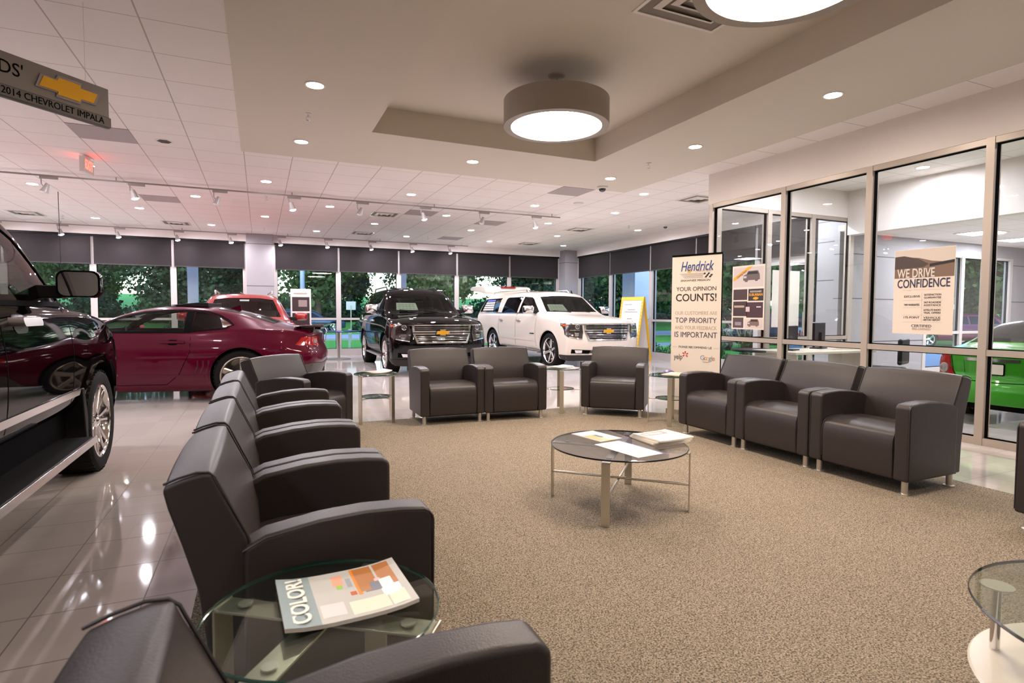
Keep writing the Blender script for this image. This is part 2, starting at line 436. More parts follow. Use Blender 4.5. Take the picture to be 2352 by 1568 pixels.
# roller blinds
m_blind = mat('blind_cloth', (36, 29, 30), 0.9)
def _bl():
    n = m_blind.node_tree; b = n.nodes['Principled BSDF']; b.inputs['Alpha'].default_value = 0.93
_bl()
blinds = []
def blind(p0, p1, n, lab, grp):
    p0 = Vector((*p0, 0)); p1 = Vector((*p1, 0)); L = (p1 - p0).length; d = (p1 - p0) / L
    r = empty('roller_blind', p0, math.atan2(d.y, d.x), lab, 'blind', grp)
    M().box(.03, -.004, 2.475, L - .03, .004, 3.195).build('blind_cloth', m_blind, r)
    M().box(.03, -.012, 2.455, L - .03, .012, 2.48).build('bottom_rail', mat('blind_rail', (48, 42, 44), .5), r)
    M().box(0, -.03, 3.15, L, .03, 3.2).build('head_rail', m_black, r)
BX = [('dark roller blind lowered over the far window furthest left, behind the parked pickup', -7.3, -5.56), ('dark roller blind over the far window just right of the pickup windshield', -5.56, -3.8), ('dark roller blind over the far window above the coupe roof', -3.8, -2.06), ('dark roller blind directly left of the wide far column', -2.06, -.34),
      ('dark roller blind directly right of the wide far column', .4, 2.12), ('dark roller blind above the gap between red car and black wagon', 2.12, 3.9), ('dark roller blind above the black sport utility roof', 3.9, 5.76), ('dark roller blind above the raised white tailgate', 5.76, 7.59), ('dark roller blind directly left of the corner column', 7.59, 9.43)]
for l_, a, b in BX: blind((a, 17.24), (b, 17.24), 0, l_, 'roller blinds on the far window wall')
RB = [('dark roller blind on the side windows, right beside the corner column', 16.8, 14.9), ('dark roller blind on the side windows above the yellow framed sign', 14.9, 12.9), ('dark roller blind on the side windows just left of the tall white banner', 12.9, 11.1), ('dark roller blind on the side windows seen above the banner and office edge', 11.1, 9.22), ('dark roller blind above the glass entrance doors seen through the office', 9.2, 7.64)]
for l_, a, b in RB: blind((9.95, a), (9.95, b), 0, l_, 'roller blinds on the side window wall')
# ================================================================ LAMPS AND CEILING FIXTURES
WARM = (255, 226, 198)
m_lens = emis('lamp_lens', (255, 240, 228), 84 * LAMP)
m_lens2 = emis('lamp_lens_cool', (248, 245, 255), 175 * LAMP)
m_ring = mat('downlight_trim', (222, 214, 206), 0.35)
def make_downlight(lens, r=0.078):
    t = empty('downlight', (0, 0, 0))
    M().lathe([(r, 0.0), (r + .018, 0.0), (r + .018, -.005), (r, -.007), (r * .97, .0)], 28).build('trim_ring', m_ring, t, smooth=True)
    M().lathe([(0.0001, -.001), (r * .98, -.001)], 24).build('lamp_lens', lens, t, fixn=False)
    return t
dl0 = [make_downlight(m_lens), make_downlight(m_lens2)]; used = [False, False]
def put_dl(x, y, z, lab, grp):
    i = 0 if 'soffit' in grp else 1
    o = dl0[i] if not used[i] else copy_tree(dl0[i])
    used[i] = True
    place(o, (x, y, z), 0, lab, grp); o['category'] = 'ceiling light'
SOFF = [(.51, 5.72, 'round recessed downlight in the drywall soffit, nearest one left of the drum lamp'), (.51, 7.65, 'round recessed downlight in the soffit beyond the sprinkler, left corner'),
        (2.78, 7.63, 'round recessed downlight in the soffit directly below the tray edge'), (5.1, 7.65, 'round recessed downlight in the soffit beside the dome camera'),
        (5.12, 5.76, 'round recessed downlight in the soffit right of the tray corner'), (5.14, 3.87, 'round recessed downlight in the soffit, large one at upper right'),
        (.51, 1.9, ''), (5.14, 1.9, ''), (.51, -.2, ''), (5.14, -.2, ''), (2.8, -1.6, '')]
for x, y, l_ in SOFF: put_dl(x, y, H - .004, l_ or 'round recessed downlight in the drywall soffit behind the viewpoint', 'downlights in the drywall soffit')
ROWS = {'nearest tile': (10.2, [-4.65, -2.26, .13, 2.54, 5.03, 6.93]), 'second tile': (12.05, [-5.9, -3.45, -1.05, 1.33, 3.78, 6.3, 8.89]), 'third tile': (13.9, [-4.65, -2.23, .14, 2.56, 5.02, 7.55]), 'farthest tile': (15.8, [-5.8, -3.4, -1.05, 1.4, 3.79, 6.29, 8.8])}
for k, (y, xs) in ROWS.items():
    vis = [x for x in xs if x > -4]
    for x in xs:
        lab = f'round recessed downlight in the {k} row, {ordw(vis.index(x))} from the left' if x in vis else 'round recessed downlight in the tile ceiling above the pickup'
        put_dl(x, y, H, lab, 'downlights in the tile ceiling')
put_dl(6.31, 8.39, H, 'round recessed downlight in the tiles between dome camera and office corner', 'downlights in the tile ceiling')
put_dl(8.85, 8.1, H, 'round recessed downlight seen through both office glass walls', 'downlights in the tile ceiling')
put_dl(8.84, 5.19, H, 'round recessed downlight seen through the office glass near its ceiling', 'downlights in the tile ceiling')
for x, y in ((-2.5, 6.5), (-2.5, 3.5), (-2.5, .5), (-5, 8.5), (-5, 5.5), (-5, 2.5), (-5, -.5), (-7.5, 12), (-7.5, 8), (-7.5, 4), (-2.5, -2.5), (7.4, 5.8), (7.4, 3.8), (7.4, 1.8), (8.0, 7.6), (9.1, 7.6), (7.4, -.5)):  # unseen lamps; those by the office added to brighten what shows through its glass
    put_dl(x, y, H, 'unseen round recessed downlight added in the tile ceiling', 'added downlights out of view')

# drum pendants
m_drum = mat('brushed_drum_shade', (158, 148, 138), 0.45, 0.35)
m_diff = emis('pendant_diffuser', (255, 236, 218), 11 * LAMP)
def pendant(x, y, lab):
    t = empty('drum_pendant', (x, y, 0), 0, lab, 'pendant lamp', 'drum pendants in the ceiling tray')
    R = .545; z0 = 3.19; z1 = 3.455
    M().lathe([(R, z0), (R, z1), (R - .012, z1), (R - .012, z0 + .02), (R - .075, z0 + .012), (R - .075, z0), (R, z0)], 72).build('drum_shade', m_drum, t, smooth=True, ang=30)
    M().lathe([(.0001, z0 + .006), (R - .077, z0 + .006)], 64).build('diffuser', m_diff, t, fixn=False)
    M().lathe([(.0001, z0 + .06), (R - .013, z0 + .06), (R - .013, z0 + .066), (.0001, z0 + .066)], 48).build('inner_light_block', m_white, t)  # opaque disc added to stop the diffuser lighting the tray above
    tp = M()
    for i in range(3):
        a = 2 * PI * i / 3 + .4; tp.bar((0, 0, z1 - .03), ((R - .01) * math.cos(a), (R - .01) * math.sin(a), z1 - .03), .02, .006)
    tp.build('spider_frame', m_steel, t)
    M().cyl((0, 0, z1 - .04), (0, 0, RZ - .02), .012, n=12).build('stem', m_drum, t, smooth=True)
    M().lathe([(.0001, RZ - .03), (.055, RZ - .03), (.085, RZ - .012), (.09, RZ), (.0001, RZ)], 32).build('canopy', m_drum, t, smooth=True)
pendant(2.84, 5.27, 'large round drum pendant with glowing disc, hanging whole in the tray')
pendant(2.83, 2.42, 'large round drum pendant cut off by the top edge of the view')

# track lighting
m_trk = mat('track_grey', (150, 142, 138), 0.4)
m_bulb = emis('track_bulb', (250, 244, 255), 160 * LAMP)
def track(y, x0, x1, nm):
    t = empty('light_track', ((x0 + x1) / 2, y, 3.345), 0, nm, 'light track'); L = (x1 - x0) / 2
    M().box(-L, -.012, -.012, L, .012, .012).build('rail', m_trk, t)
    s = M(); k = int((x1 - x0) / 2.4)
    for i in range(k + 1):
        xx = -L + .2 + i * (2 * L - .4) / max(1, k); s.cyl((xx, 0, .012), (xx, 0, H - 3.345), .008, n=8)
    s.build('support_stem', m_trk, t)
track(10.93, -7.5, 6.0, 'long thin grey ceiling track, the nearer one with eight spotlights')
track(16.75, -7.0, 5.95, 'long thin grey ceiling track close to the far windows')
def make_spot(lit):
    t = empty('track_spotlight')
    M().box(-.02, -.018, -.05, .21, .018, -.012).build('driver_box', m_trk, t, bevel=.004)
    M().tube([(0, 0, -.05), (0, 0, -.13), (.03, 0, -.17)], .008).build('arm', m_trk, t, smooth=True)
    T = Matrix.Translation((.055, 0, -.19)) @ Matrix.Rotation(math.radians(-14 if lit else 20), 4, 'Y')
    M().lathe([(.0001, .075), (.03, .072), (.036, .03), (.05, -.03), (.06, -.065), (.055, -.065), (.045, -.03), (.0001, -.02)], 24, T).build('lamp_head', m_trk, t, smooth=True)
    M().lathe([(.0001, -.085), (.03, -.08), (.05, -.062), (.0001, -.05)], 20, T).build('bulb', m_bulb if lit else m_white, t, fixn=False, smooth=True)
    return t
sp_on = make_spot(True); sp_off = make_spot(False); fl = {True: 0, False: 0}
def put_spot(x, y, lit, lab, grp, rz=0):
    src = sp_on if lit else sp_off
    o = src if fl[lit] == 0 else copy_tree(src); fl[lit] = 1
    place(o, (x, y, 3.345), rz, lab, grp); o['category'] = 'spotlight'
T1 = [(-3.02, 0), (-1.88, 1), (-.68, 0), (.5, 1), (1.7, 0), (2.91, 1), (4.14, 0), (5.34, 1)]
for i, (x, l_) in enumerate(T1): put_spot(x, 10.93, bool(l_), f"{'lit' if l_ else 'dark'} spotlight head, {ordw(i)} from the left on the nearer track", 'spotlights on the nearer track')
T2 = [-4.35, -3.21, -1.95, -.73, .48, 1.7, 2.92, 4.13, 5.31]
for i, x in enumerate(T2): put_spot(x, 16.75, True, f'small lit spotlight head, {ordw(i)} from the left on the far track', 'spotlights on the far track')
for x, y in ((-5.6, 16.75), (-4.2, 10.93), (-5.4, 10.93)): put_spot(x, y, True, 'lit spotlight head on a track beyond the left edge', 'spotlights outside the frame')

# air vents, blank panels, sprinklers, cameras, exit sign
m_ventd = mat('vent_dark', (90, 82, 78), 0.6)
def vent(x, y, z, w_, d_, lab, slats=3, grp='square air vents in the tile ceiling'):
    t = empty('air_vent', (x, y, z), 0, lab, 'air vent', grp)
    f = M(); k = .03
    f.box(-w_, -d_, -.008, w_, -d_ + k, 0).box(-w_, d_ - k, -.008, w_, d_, 0).box(-w_, -d_ + k, -.008, -w_ + k, d_ - k, 0).box(w_ - k, -d_ + k, -.008, w_, d_ - k, 0)
    f.build('frame', m_ring, t)
    M().box(-w_ + k, -d_ + k, -.001, w_ - k, d_ - k, .0).build('backing', mat('vent_backing', (128, 118, 108), .7), t)
    for i in range(1, slats + 1):
        s = M(); a = (w_ - k) * (1 - i / (slats + 1)) + .01; b = (d_ - k) * (1 - i / (slats + 1)) + .01
        for sx in (-1, 1):
            s.quad((sx * a, -b, -.004), (sx * a, b, -.004), (sx * (a - .05), b - .05, -.022), (sx * (a - .05), -b + .05, -.022))
            s.quad((-a, sx * b, -.004), (a, sx * b, -.004), (a - .05, sx * (b - .05), -.022), (-a + .05, sx * (b - .05), -.022))
        s.build('louvre', m_ring, t, fixn=False)
vent(3.22, 3.5, RZ, .42, .42, 'large square louvred air vent in the raised tray beside the cut-off pendant', 3)
for x, y, l_ in ((-4.61, 15.67, 'square air vent in the far ceiling above the pickup'), (2.51, 12.49, 'square air vent between the tracks, above the black wagon, nearer one'), (2.56, 15.66, 'square air vent close to the far track, above the black wagon'),
                 (7.48, 12.61, 'square air vent above the white wagon, nearer one'), (7.56, 15.78, 'square air vent above the white wagon, farther one'), (7.5, 8.34, 'square air vent beside the office corner'), (-1.8, 15.85, 'square air vent with lit sparkle near the far track')):
    vent(x, y, H, .29, .29, l_, 2)
m_blank = mat('grey_ceiling_panel', (170, 158, 156), 0.7)
for x0, y0, l_ in ((-1.99, 8.02, 'flat grey ceiling panel beside the hanging sign'), (-1.99, 12.3, 'flat grey ceiling panel beyond the nearer track, left side'), (2.89, 11.68, 'flat grey ceiling panel behind the sixth near spotlight'), (4.72, 12.3, 'flat grey ceiling panel right of the seventh near spotlight'), (4.72, 8.46, 'flat grey ceiling panel at the soffit corner by the dome camera'), (4.72, 15.35, 'flat grey ceiling panel near the far windows')):
    o = M().box(0, 0, -.006, .61, .61, 0).build('ceiling_panel', m_blank); o.location = (x0, y0, H); tag(o, l_, 'ceiling panel', 'grey ceiling panels')
spk0 = None
def sprinkler(x, y, z, lab):
    t = empty('sprinkler_head', (x, y, z), 0, lab, 'sprinkler', 'ceiling sprinklers')
    M().lathe([(.0001, 0), (.04, 0), (.038, -.008), (.0001, -.008)], 20).build('escutcheon', m_white, t)
    M().cyl((0, 0, -.008), (0, 0, -.035), .01, n=10).tube([(-.015, 0, -.03), (-.022, 0, -.05), (0, 0, -.07), (.022, 0, -.05), (.015, 0, -.03)], .003, 6).build('frame', m_chrome, t)
    M().lathe([(.0001, -.07), (.022, -.072), (.0001, -.075)], 12).build('deflector', m_chrome, t)
for x, y, l_ in ((.51, 6.56, 'chrome sprinkler head between the two left soffit downlights'), (5.08, 6.66, 'chrome sprinkler head in the soffit right of the tray'), (.15, 11.48, 'sprinkler head just beyond the nearer light track'), (.14, 15.7, 'sprinkler head near the far track, above the column'),
                 (-3.97, 15.67, 'sprinkler head in the far left tile ceiling'), (4.34, 15.57, 'sprinkler head in the far tile ceiling above the white tailgate'), (8.2, 11.48, 'sprinkler head in the right tile ceiling, left of the small dome camera')):
    sprinkler(x, y, H - (.004 if y < 8 else 0), l_)
def dome(x, y, r, lab):
    t = empty('dome_camera', (x, y, H - .004 if y < 8.4 else H), 0, lab, 'security camera', 'ceiling dome cameras')
    M().lathe([(.0001, 0), (r, 0), (r, -r * .3), (r * .85, -r * .42), (.0001, -r * .42)], 32).build('housing', m_white, t, smooth=True)
    M().lathe([(r * .68 * math.cos(a * PI / 12) if a < 6 else .0001, -r * .42 - r * .6 * math.sin(a * PI / 12)) for a in range(7)], 32).build('smoked_dome', mat('smoked_dome', (14, 12, 14), .05, coat=1), t, smooth=True)
dome(5.31, 8.2, .09, 'white security camera with dark dome at the soffit corner')
dome(9.04, 11.16, .07, 'small dark dome camera above the side windows')
def disc(x, y, r, lab, m, nm, cat):
    o = M().lathe([(.0001, 0), (r, 0), (r * .9, -.025), (.0001, -.03)], 28).build(nm, m, smooth=True); o.location = (x, y, H); tag(o, lab, cat)
disc(5.68, 9.61, .1, 'round white smoke detector between dome camera and near track', m_white, 'smoke_detector', 'smoke detector')
t = empty('ceiling_speaker', (-1.06, 8.37, H), 0, 'round slotted ceiling speaker between hanging sign and soffit', 'speaker')
M().lathe([(.0001, -.004), (.1, -.004), (.105, 0)], 28).build('rim', m_white, t)
s_ = M()
for i in range(-3, 4): s_.box(-.08 + abs(i) * .012, i * .022 - .005, -.008, .08 - abs(i) * .012, i * .022 + .005, -.004)
s_.build('grille_slot', m_ventd, t)
t = empty('exit_sign', (-2.15, 9.62, H), math.radians(83), 'white ceiling exit sign with glowing red letters', 'exit sign')
M().box(-.16, -.03, -.24, .16, .03, -.03).box(-.05, -.02, -.03, .05, .02, 0).build('housing', m_white, t, bevel=.006)
m_exit = emis('exit_red', (255, 60, 50), 2.2)
for s_ in (-1, 1):
    text('EXIT', .17, face_T((0, s_ * .032, -.135), (-s_, 0, 0), (0, 0, 1)), m_exit, t, 'exit_letters', bold=.006, width=.25)
t = empty('hanging_wire', (-3.26, 12.65, 0), 0, 'thin dark wire hanging from the ceiling left of the exit sign', 'wire')
M().cyl((0, 0, 1.5), (0, 0, H), .006, n=6).build('wire_strand', m_black, t)
# troffers of the annex
for x, y, l_ in ((12.0, 6.0, 'bright square ceiling light seen through the glass above the white poster'), (13.75, 6.2, 'bright square ceiling light at the far right edge beyond the glass'), (12, 2.2, 'square ceiling light of the annex outside the frame'), (14.5, 1.5, 'square ceiling light of the annex outside the frame'), (11, -1.5, 'square ceiling light of the annex outside the frame')):
    t = empty('panel_light', (x, y, 2.76), 0, l_, 'ceiling light', 'square lights in the annex')
    M().box(-.3, -.3, -.012, .3, .3, 0).build('frame', m_ring, t)
    M().quad((-.26, -.26, -.014), (-.26, .26, -.014), (.26, .26, -.014), (.26, -.26, -.014)).build('diffuser', emis('troffer', (245, 245, 255), 30 * LAMP), t, fixn=False)

# hanging model sign
def bowtie(s, w_=1.0):
    """emblem outline, unit width"""
    p = [(-.5, -.13), (-.42, .13), (-.2, .13), (-.17, .21), (.2, .21), (.19, .13), (.5, .13), (.42, -.13), (.2, -.13), (.17, -.21), (-.2, -.21), (-.19, -.13)]
    return [(x * w_, y * w_) for x, y in p]
m_sign = mat('sign_grey', (120, 112, 105), 0.4, 0.2)
m_sign2 = mat('sign_grey_dark', (92, 86, 81), 0.4, 0.2)
d = Vector((.52, .54, 0)).normalized(); o0 = Vector((-.98, 5.0, 0)); n_ = Vector((d.y, -d.x, 0))
t = empty('hanging_sign', (o0.x, o0.y, 0), math.atan2(d.y, d.x), 'grey hanging banner sign with gold cross emblem naming a sedan', 'sign')
M().box(-1.75, -.012, 2.66, 0, .012, 2.865).build('upper_panel', m_sign, t, bevel=.003)
M().prism([(-.012, 2.585), (-.03, 2.592), (-.03, 2.655), (-.012, 2.665), (.012, 2.665), (.012, 2.585)], 'x', -1.75, 0).build('lower_strip', m_sign2, t)
for x in (-1.6, -.15): M().cyl((x, 0, 2.86), (x, 0, H), .0012, n=6).build('suspension_wire', m_steel, t)
F = face_T((-.27, -.0135, 2.762), (1, 0, 0), (0, 0, 1))
M().prism([(x, y * .85) for x, y in bowtie(1, .41)], 'z', 0, .006, F).build('emblem_rim', mat('emblem_rim', (170, 166, 172), .2, .9), t, fixn=False)
M().prism([(x * .9, y * .66) for x, y in bowtie(1, .41)], 'z', .006, .011, F).build('emblem', m_gold, t, fixn=False)
text("FIND NEW ROADS'", .115, face_T((-.97, -.0135, 2.77), (1, 0, 0), (0, 0, 1)), m_dark, t, width=.86)
text('2014 CHEVROLET IMPALA', .062, face_T((-.36, -.031, 2.624), (1, 0, 0), (0, 0, 1)), m_dark, t, width=.62)

# ================================================================ ARMCHAIRS
m_lea = mat('grey_leather', (46, 39, 37), 0.37, spec=0.36, bump=(240, 0.14), noise=(9, .05))
m_seam = mat('leather_seam', (40, 34, 34), 0.5)
def arm_prof():
    p = [(-.27, .10)]
    top = [(-.27, .585), (-.15, .618), (0, .642), (.13, .65), (.24, .646)]
    arc = [(.30 + .045 * math.cos(math.radians(a)), .60 + .04 * math.sin(math.radians(a))) for a in (70, 45, 20, 0)]
    return [(-.21, .10)] + [(-.21, .588)] + top[1:] + arc + [(.345, .10)]
def back_prof():
    inner = [(-.165, .10), (-.165, .40), (-.172, .52), (-.193, .62), (-.234, .72), (-.262, .79)]
    top = [(-.270, .812), (-.285, .826), (-.315, .828), (-.36, .816), (-.395, .802), (-.408, .788)]
    outer = [(-.396, .73), (-.362, .61), (-.326, .48), (-.305, .30), (-.298, .10)]
    return inner + top + outer
def make_armchair():
    t = empty('armchair')
    for s_ in (-1, 1):
        a = M().prism(arm_prof(), 'y', s_ * .28, s_ * .385).build('armrest', m_lea, t, bevel=.016, seg=4)
        sm = M()
        pr_ = arm_prof()[1:-1]
        sm.tube([(x + .0, s_ * .381, z - .007) for x, z in pr_] + [(.341, s_ * .381, .12)], .0035, 6)
        sm.build('seam', m_seam, a, smooth=True)
    bm_ = M(); bp_ = back_prof(); N_ = 10; nb_ = len(bp_)
    vs_ = []
    for i in range(N_ + 1):
        y = -.366 + .732 * i / N_; e_ = abs(y / .366) ** 2.5
        vs_ += [(x - .012 * e_ * max(0, (z - .45) / .4) * (1 if k < 7 else -.3), y, z - .016 * e_ * max(0, (z - .6) / .22)) for k, (x, z) in enumerate(bp_)]
    bm_.add(vs_, [(i * nb_ + k, i * nb_ + (k + 1) % nb_, (i + 1) * nb_ + (k + 1) % nb_, (i + 1) * nb_ + k) for i in range(N_) for k in range(nb_)] + [tuple(range(nb_)), tuple(range(N_ * nb_, N_ * nb_ + nb_))[::-1]])
    b = bm_.build('backrest', m_lea, t, bevel=.024, seg=4)
    for s_ in (-1, 1):
        M().tube([(x - .008 * max(0, (z - .45) / .4), s_ * .359, z - .013 * max(0, (z - .6) / .22)) for x, z in back_prof()[2:11]], .0035, 6).build('seam', m_seam, b, smooth=True)
    st = [(-.21, .10), (-.21, .43), (-.1, .448), (.1, .455), (.22, .452), (.29, .44), (.325, .415), (.342, .37), (.346, .3), (.34, .15), (.335, .10)]
    q = M().prism(st, 'y', -.276, .276).build('seat_cushion', m_lea, t, bevel=.014, seg=4)
    for s_ in (-1, 1): M().tube([(x + .001, s_ * .272, z) for x, z in st[3:-1]], .003, 6).build('seam', m_seam, q, smooth=True)
    M().box(-.28, -.35, .09, .30, .35, .102).build('base_panel', m_black, t)
    for x in (-.235, .285):
        for y in (-.33, .33):
            M().lathe([(.0001, 0), (.036, 0), (.036, .006), (.022, .01), (.021, .1), (.0001, .1)], 20, Matrix.Translation((x, y, .0))).build('leg', m_chrome if False else m_steel, t, smooth=True)
    return t
ch0 = make_armchair(); cf = [0]
def chair(x, y, deg, lab, grp, z=.008):
    o = ch0 if not cf[0] else copy_tree(ch0); cf[0] = 1
    place(o, (x, y, z), math.radians(deg), lab, grp); o['category'] = 'armchair'
g1 = 'grey leather armchairs in the left row'
chair(.155, .64, 0, 'grey leather armchair cut off in the bottom left foreground', g1)
chair(.155, 2.12, 0, 'grey leather armchair directly behind the magazine table, nearest of the left row', g1)
chair(.155, 2.895, 0, 'grey leather armchair second behind the magazine table in the left row', g1)
chair(.155, 3.67, 0, 'grey leather armchair third behind the magazine table in the left row', g1)
chair(.155, 4.445, 0, 'grey leather armchair at the far end of the left row, before the turned one', g1)
chair(.36, 6.0, -42, 'grey leather armchair turned diagonally in the far left corner, before the coupe wheel', 'grey leather armchairs in the far group')
g2 = 'grey leather armchairs in the far group'
chair(2.0, 6.43, -91, 'grey leather armchair in front of the black wagon, left of the far pair', g2)
chair(2.775, 6.37, -95, 'grey leather armchair right of the far pair, touching its twin', g2)
chair(4.14, 6.02, 227, 'grey leather armchair standing alone in front of the white wagon bumper', g2)
g3 = 'grey leather armchairs in the right row'
chair(4.385, 4.335, 180, 'grey leather armchair farthest in the right row, before the tall banner', g3)
chair(4.385, 3.56, 180, 'grey leather armchair in the middle of the right row', g3)
chair(4.385, 2.775, 180, 'grey leather armchair nearest of the three in the right row, largest', g3)
chair(4.385, 1.41, 180, 'grey leather armchair barely showing at the right edge', g3)

# ================================================================ TABLES
m_bar = mat('satin_nickel_bar', (196, 188, 172), 0.3, 0.85)
m_tglass = glass('table_glass', (238, 244, 241), 0.02, (60, 75, 72), ior=1.7)
m_tedge = mat('glass_edge', (18, 66, 56), 0.15, coat=.5)
m_smoke = glass('smoked_table_glass', (232, 232, 236), 0.04, (110, 104, 112), ior=2.0)
m_sedge = mat('smoked_glass_edge', (16, 14, 22), 0.15)
def frame_table(name, x, y, rz, r, h, lab, group, gl, ed, shelf=None, bw=.05, stretch=None, n=4):
    t = empty(name, (x, y, 0.008), rz, lab, 'table', group)
    th = .01
    g = M().lathe([(.0001, h - th), (r - .002, h - th)], 64).lathe([(.0001, h), (r - .002, h)], 64).build('glass_top', gl, t, fixn=False)
    M().lathe([(r - .003, h - th), (r, h - th + .002), (r, h - .002), (r - .003, h)], 64).build('polished_edge', ed, g, smooth=True)
    lr = r + .006
    for i in range(n):
        a = 2 * PI * i / n + PI / 4; e = Vector((math.cos(a), math.sin(a), 0))
        M().bar(e * lr, e * lr + Vector((0, 0, h - .016)), bw, .008, e).build('leg', m_bar, t, bevel=.0015, seg=1)
    for i in range(n // 2):
        a = PI * i * 2 / n + PI / 4; e = Vector((math.cos(a), math.sin(a), 0)); zz = Vector((0, 0, h - .02 - .004 * i))
        M().bar(-e * (lr + .004) + zz, e * (lr + .004) + zz, bw, .008, (0, 0, 1)).build('cross_bar', m_bar, t, bevel=.0015, seg=1)
        if stretch:
            M().cyl(-e * lr + Vector((0, 0, stretch + i * .014)), e * lr + Vector((0, 0, stretch + i * .014)), .008, n=12).build('stretcher', m_bar, t, smooth=True)
    for i in range(n):
        a = 2 * PI * i / n + PI / 4; e = Vector((math.cos(a), math.sin(a), 0)) * (r * .78)
        M().cyl(e + Vector((0, 0, h - .015)), e + Vector((0, 0, h - .0102)), .018, n=16).build('glass_pad', m_steel, t, smooth=True)
    if shelf:
        M().lathe([(.0001, shelf), (r * .7, shelf), (r * .7, shelf - .008), (.0001, shelf - .008)], 48).build('glass_shelf', gl, t, fixn=False)
        M().lathe([(r * .7, shelf), (r * .7 + .002, shelf - .004), (r * .7, shelf - .008)], 48).build('shelf_edge', ed, t, fixn=False)
        s = M()
        for i in range(n // 2):
            a = PI * i * 2 / n + PI / 4; e = Vector((math.cos(a), math.sin(a), 0)); s.cyl(-e * lr + Vector((0, 0, shelf - .016)), e * lr + Vector((0, 0, shelf - .016)), .006, n=8)
        s.build('shelf_rod', m_bar, t, smooth=True)
    return t
frame_table('coffee_table', 2.15, 3.09, math.radians(1), .445, .40, 'round glass coffee table on the open carpet, crossed nickel rods below', None, m_smoke, m_sedge, stretch=.16, bw=.052)
gt = 'round glass side tables between the armchairs'
frame_table('side_table', .135, 1.45, math.radians(9.5), .285, .52, 'round glass side table in the left foreground holding the open magazine', gt, m_tglass, m_tedge, bw=.07)
frame_table('side_table', 1.22, 6.62, math.radians(-8), .25, .555, 'tall round glass side table between diagonal armchair and far pair', gt, m_tglass, m_tedge, shelf=.29, bw=.05)
frame_table('side_table', 3.55, 6.42, math.radians(20), .25, .555, 'tall round glass side table before the white wagon, right of the far pair', gt, m_tglass, m_tedge, shelf=.29, bw=.05)
frame_table('side_table', 4.32, 5.18, math.radians(2), .25, .555, 'tall round glass side table in front of the tall white banner', gt, m_tglass, m_tedge, shelf=.29, bw=.05)
# oval glass table at the right edge
t = empty('glass_table', (2.01, .53, .008), math.radians(20), 'round clear glass table with white lower ring shelf at the right edge', 'table')
g = M().lathe([(.0001, .49), (.418, .49)], 64).lathe([(.0001, .50), (.418, .50)], 64).build('glass_top', glass('clear_top', (240, 243, 240), .03, (110, 120, 110), 1.5), t, fixn=False)
M().lathe([(.418, .49), (.421, .495), (.418, .50)], 64).build('polished_edge', mat('grey_glass_edge', (52, 56, 54), .2), g, fixn=False)
m_frost = mat('frosted_white_shelf', (205, 196, 182), .25)
M().lathe([(.28, .292), (.41, .292), (.415, .298), (.41, .304), (.28, .304), (.275, .298)], 64, close=True).build('ring_shelf', m_frost, t, smooth=True)
for i in range(3):
    a = math.radians(87 + 120 * i); p = Vector((math.cos(a), math.sin(a), 0)) * .36
    M().cyl(p + Vector((0, 0, .304)), p + Vector((0, 0, .486)), .012, n=16).build('post', m_chrome, t, smooth=True)
    M().cyl(p + Vector((0, 0, .486)), p + Vector((0, 0, .4895)), .04, n=24).build('disc_pad', m_frost, t, smooth=True)
    M().lathe([(.0001, 0), (.026, 0), (.03, .012), (.016, .03), (.016, .1), (.03, .13), (.033, .15), (.02, .17), (.016, .2), (.03, .23), (.016, .292), (.0001, .292)], 20, Matrix.Translation(p)).build('leg', m_chrome, t, smooth=True)

# reading matter
def sheet(name, loc, rz, w_, h_, th, lab, blocks, base=None, curl=0.0, grp=None, extra=None, pages=(230, 222, 205)):
    """a magazine or paper: page block plus printed cover; blocks = (x0,y0,x1,y1,colour) in 0-1 of the cover"""
    t = empty(name, loc, rz, lab, 'magazine' if 'magazine' in name or 'newspaper' in name else 'paper', grp)
    n = 8
    def z(x): return th + curl * (abs(x) ** 3)
    b = M()
    vs = []; fs = []
    for i in range(n + 1):
        x = -1 + 2 * i / n
        for y in (-.5, .5): vs += [(x * w_ / 2, y * h_, max(0, z(x) - th)), (x * w_ / 2, y * h_, z(x))]
    for i in range(n):
        a = i * 4; c_ = a + 4
        fs += [(a + 1, c_ + 1, c_ + 3, a + 3), (a, a + 2, c_ + 2, c_), (a, c_, c_ + 1, a + 1), (a + 2, a + 3, c_ + 3, c_ + 2)]
    fs += [(0, 1, 3, 2), (n * 4, n * 4 + 2, n * 4 + 3, n * 4 + 1)]
    b.add(vs, fs); b.build('page_block', mat('pages_%d_%d_%d' % pages, pages, .6), t)
    pr_ = M(); ms = []
    for x0, y0, x1, y1, col in blocks:
        mm = mat('print_%d_%d_%d' % col, col, .35)
        if mm not in ms: ms.append(mm)
        pr_.cur = ms.index(mm)
        k = max(1, int((x1 - x0) * 8)); lv = (len(pr_.f)) * 0.00001
        for i in range(k):
            a = -1 + 2 * (x0 + (x1 - x0) * i / k); c_ = -1 + 2 * (x0 + (x1 - x0) * (i + 1) / k)
            pr_.quad((a * w_ / 2, (y0 - .5) * h_, z(a) + .0006 + lv), (c_ * w_ / 2, (y0 - .5) * h_, z(c_) + .0006 + lv), (c_ * w_ / 2, (y1 - .5) * h_, z(c_) + .0006 + lv), (a * w_ / 2, (y1 - .5) * h_, z(a) + .0006 + lv))
    pr_.build('cover_print', ms, t, fixn=False)
    return t
gm = 'reading matter on the tables'
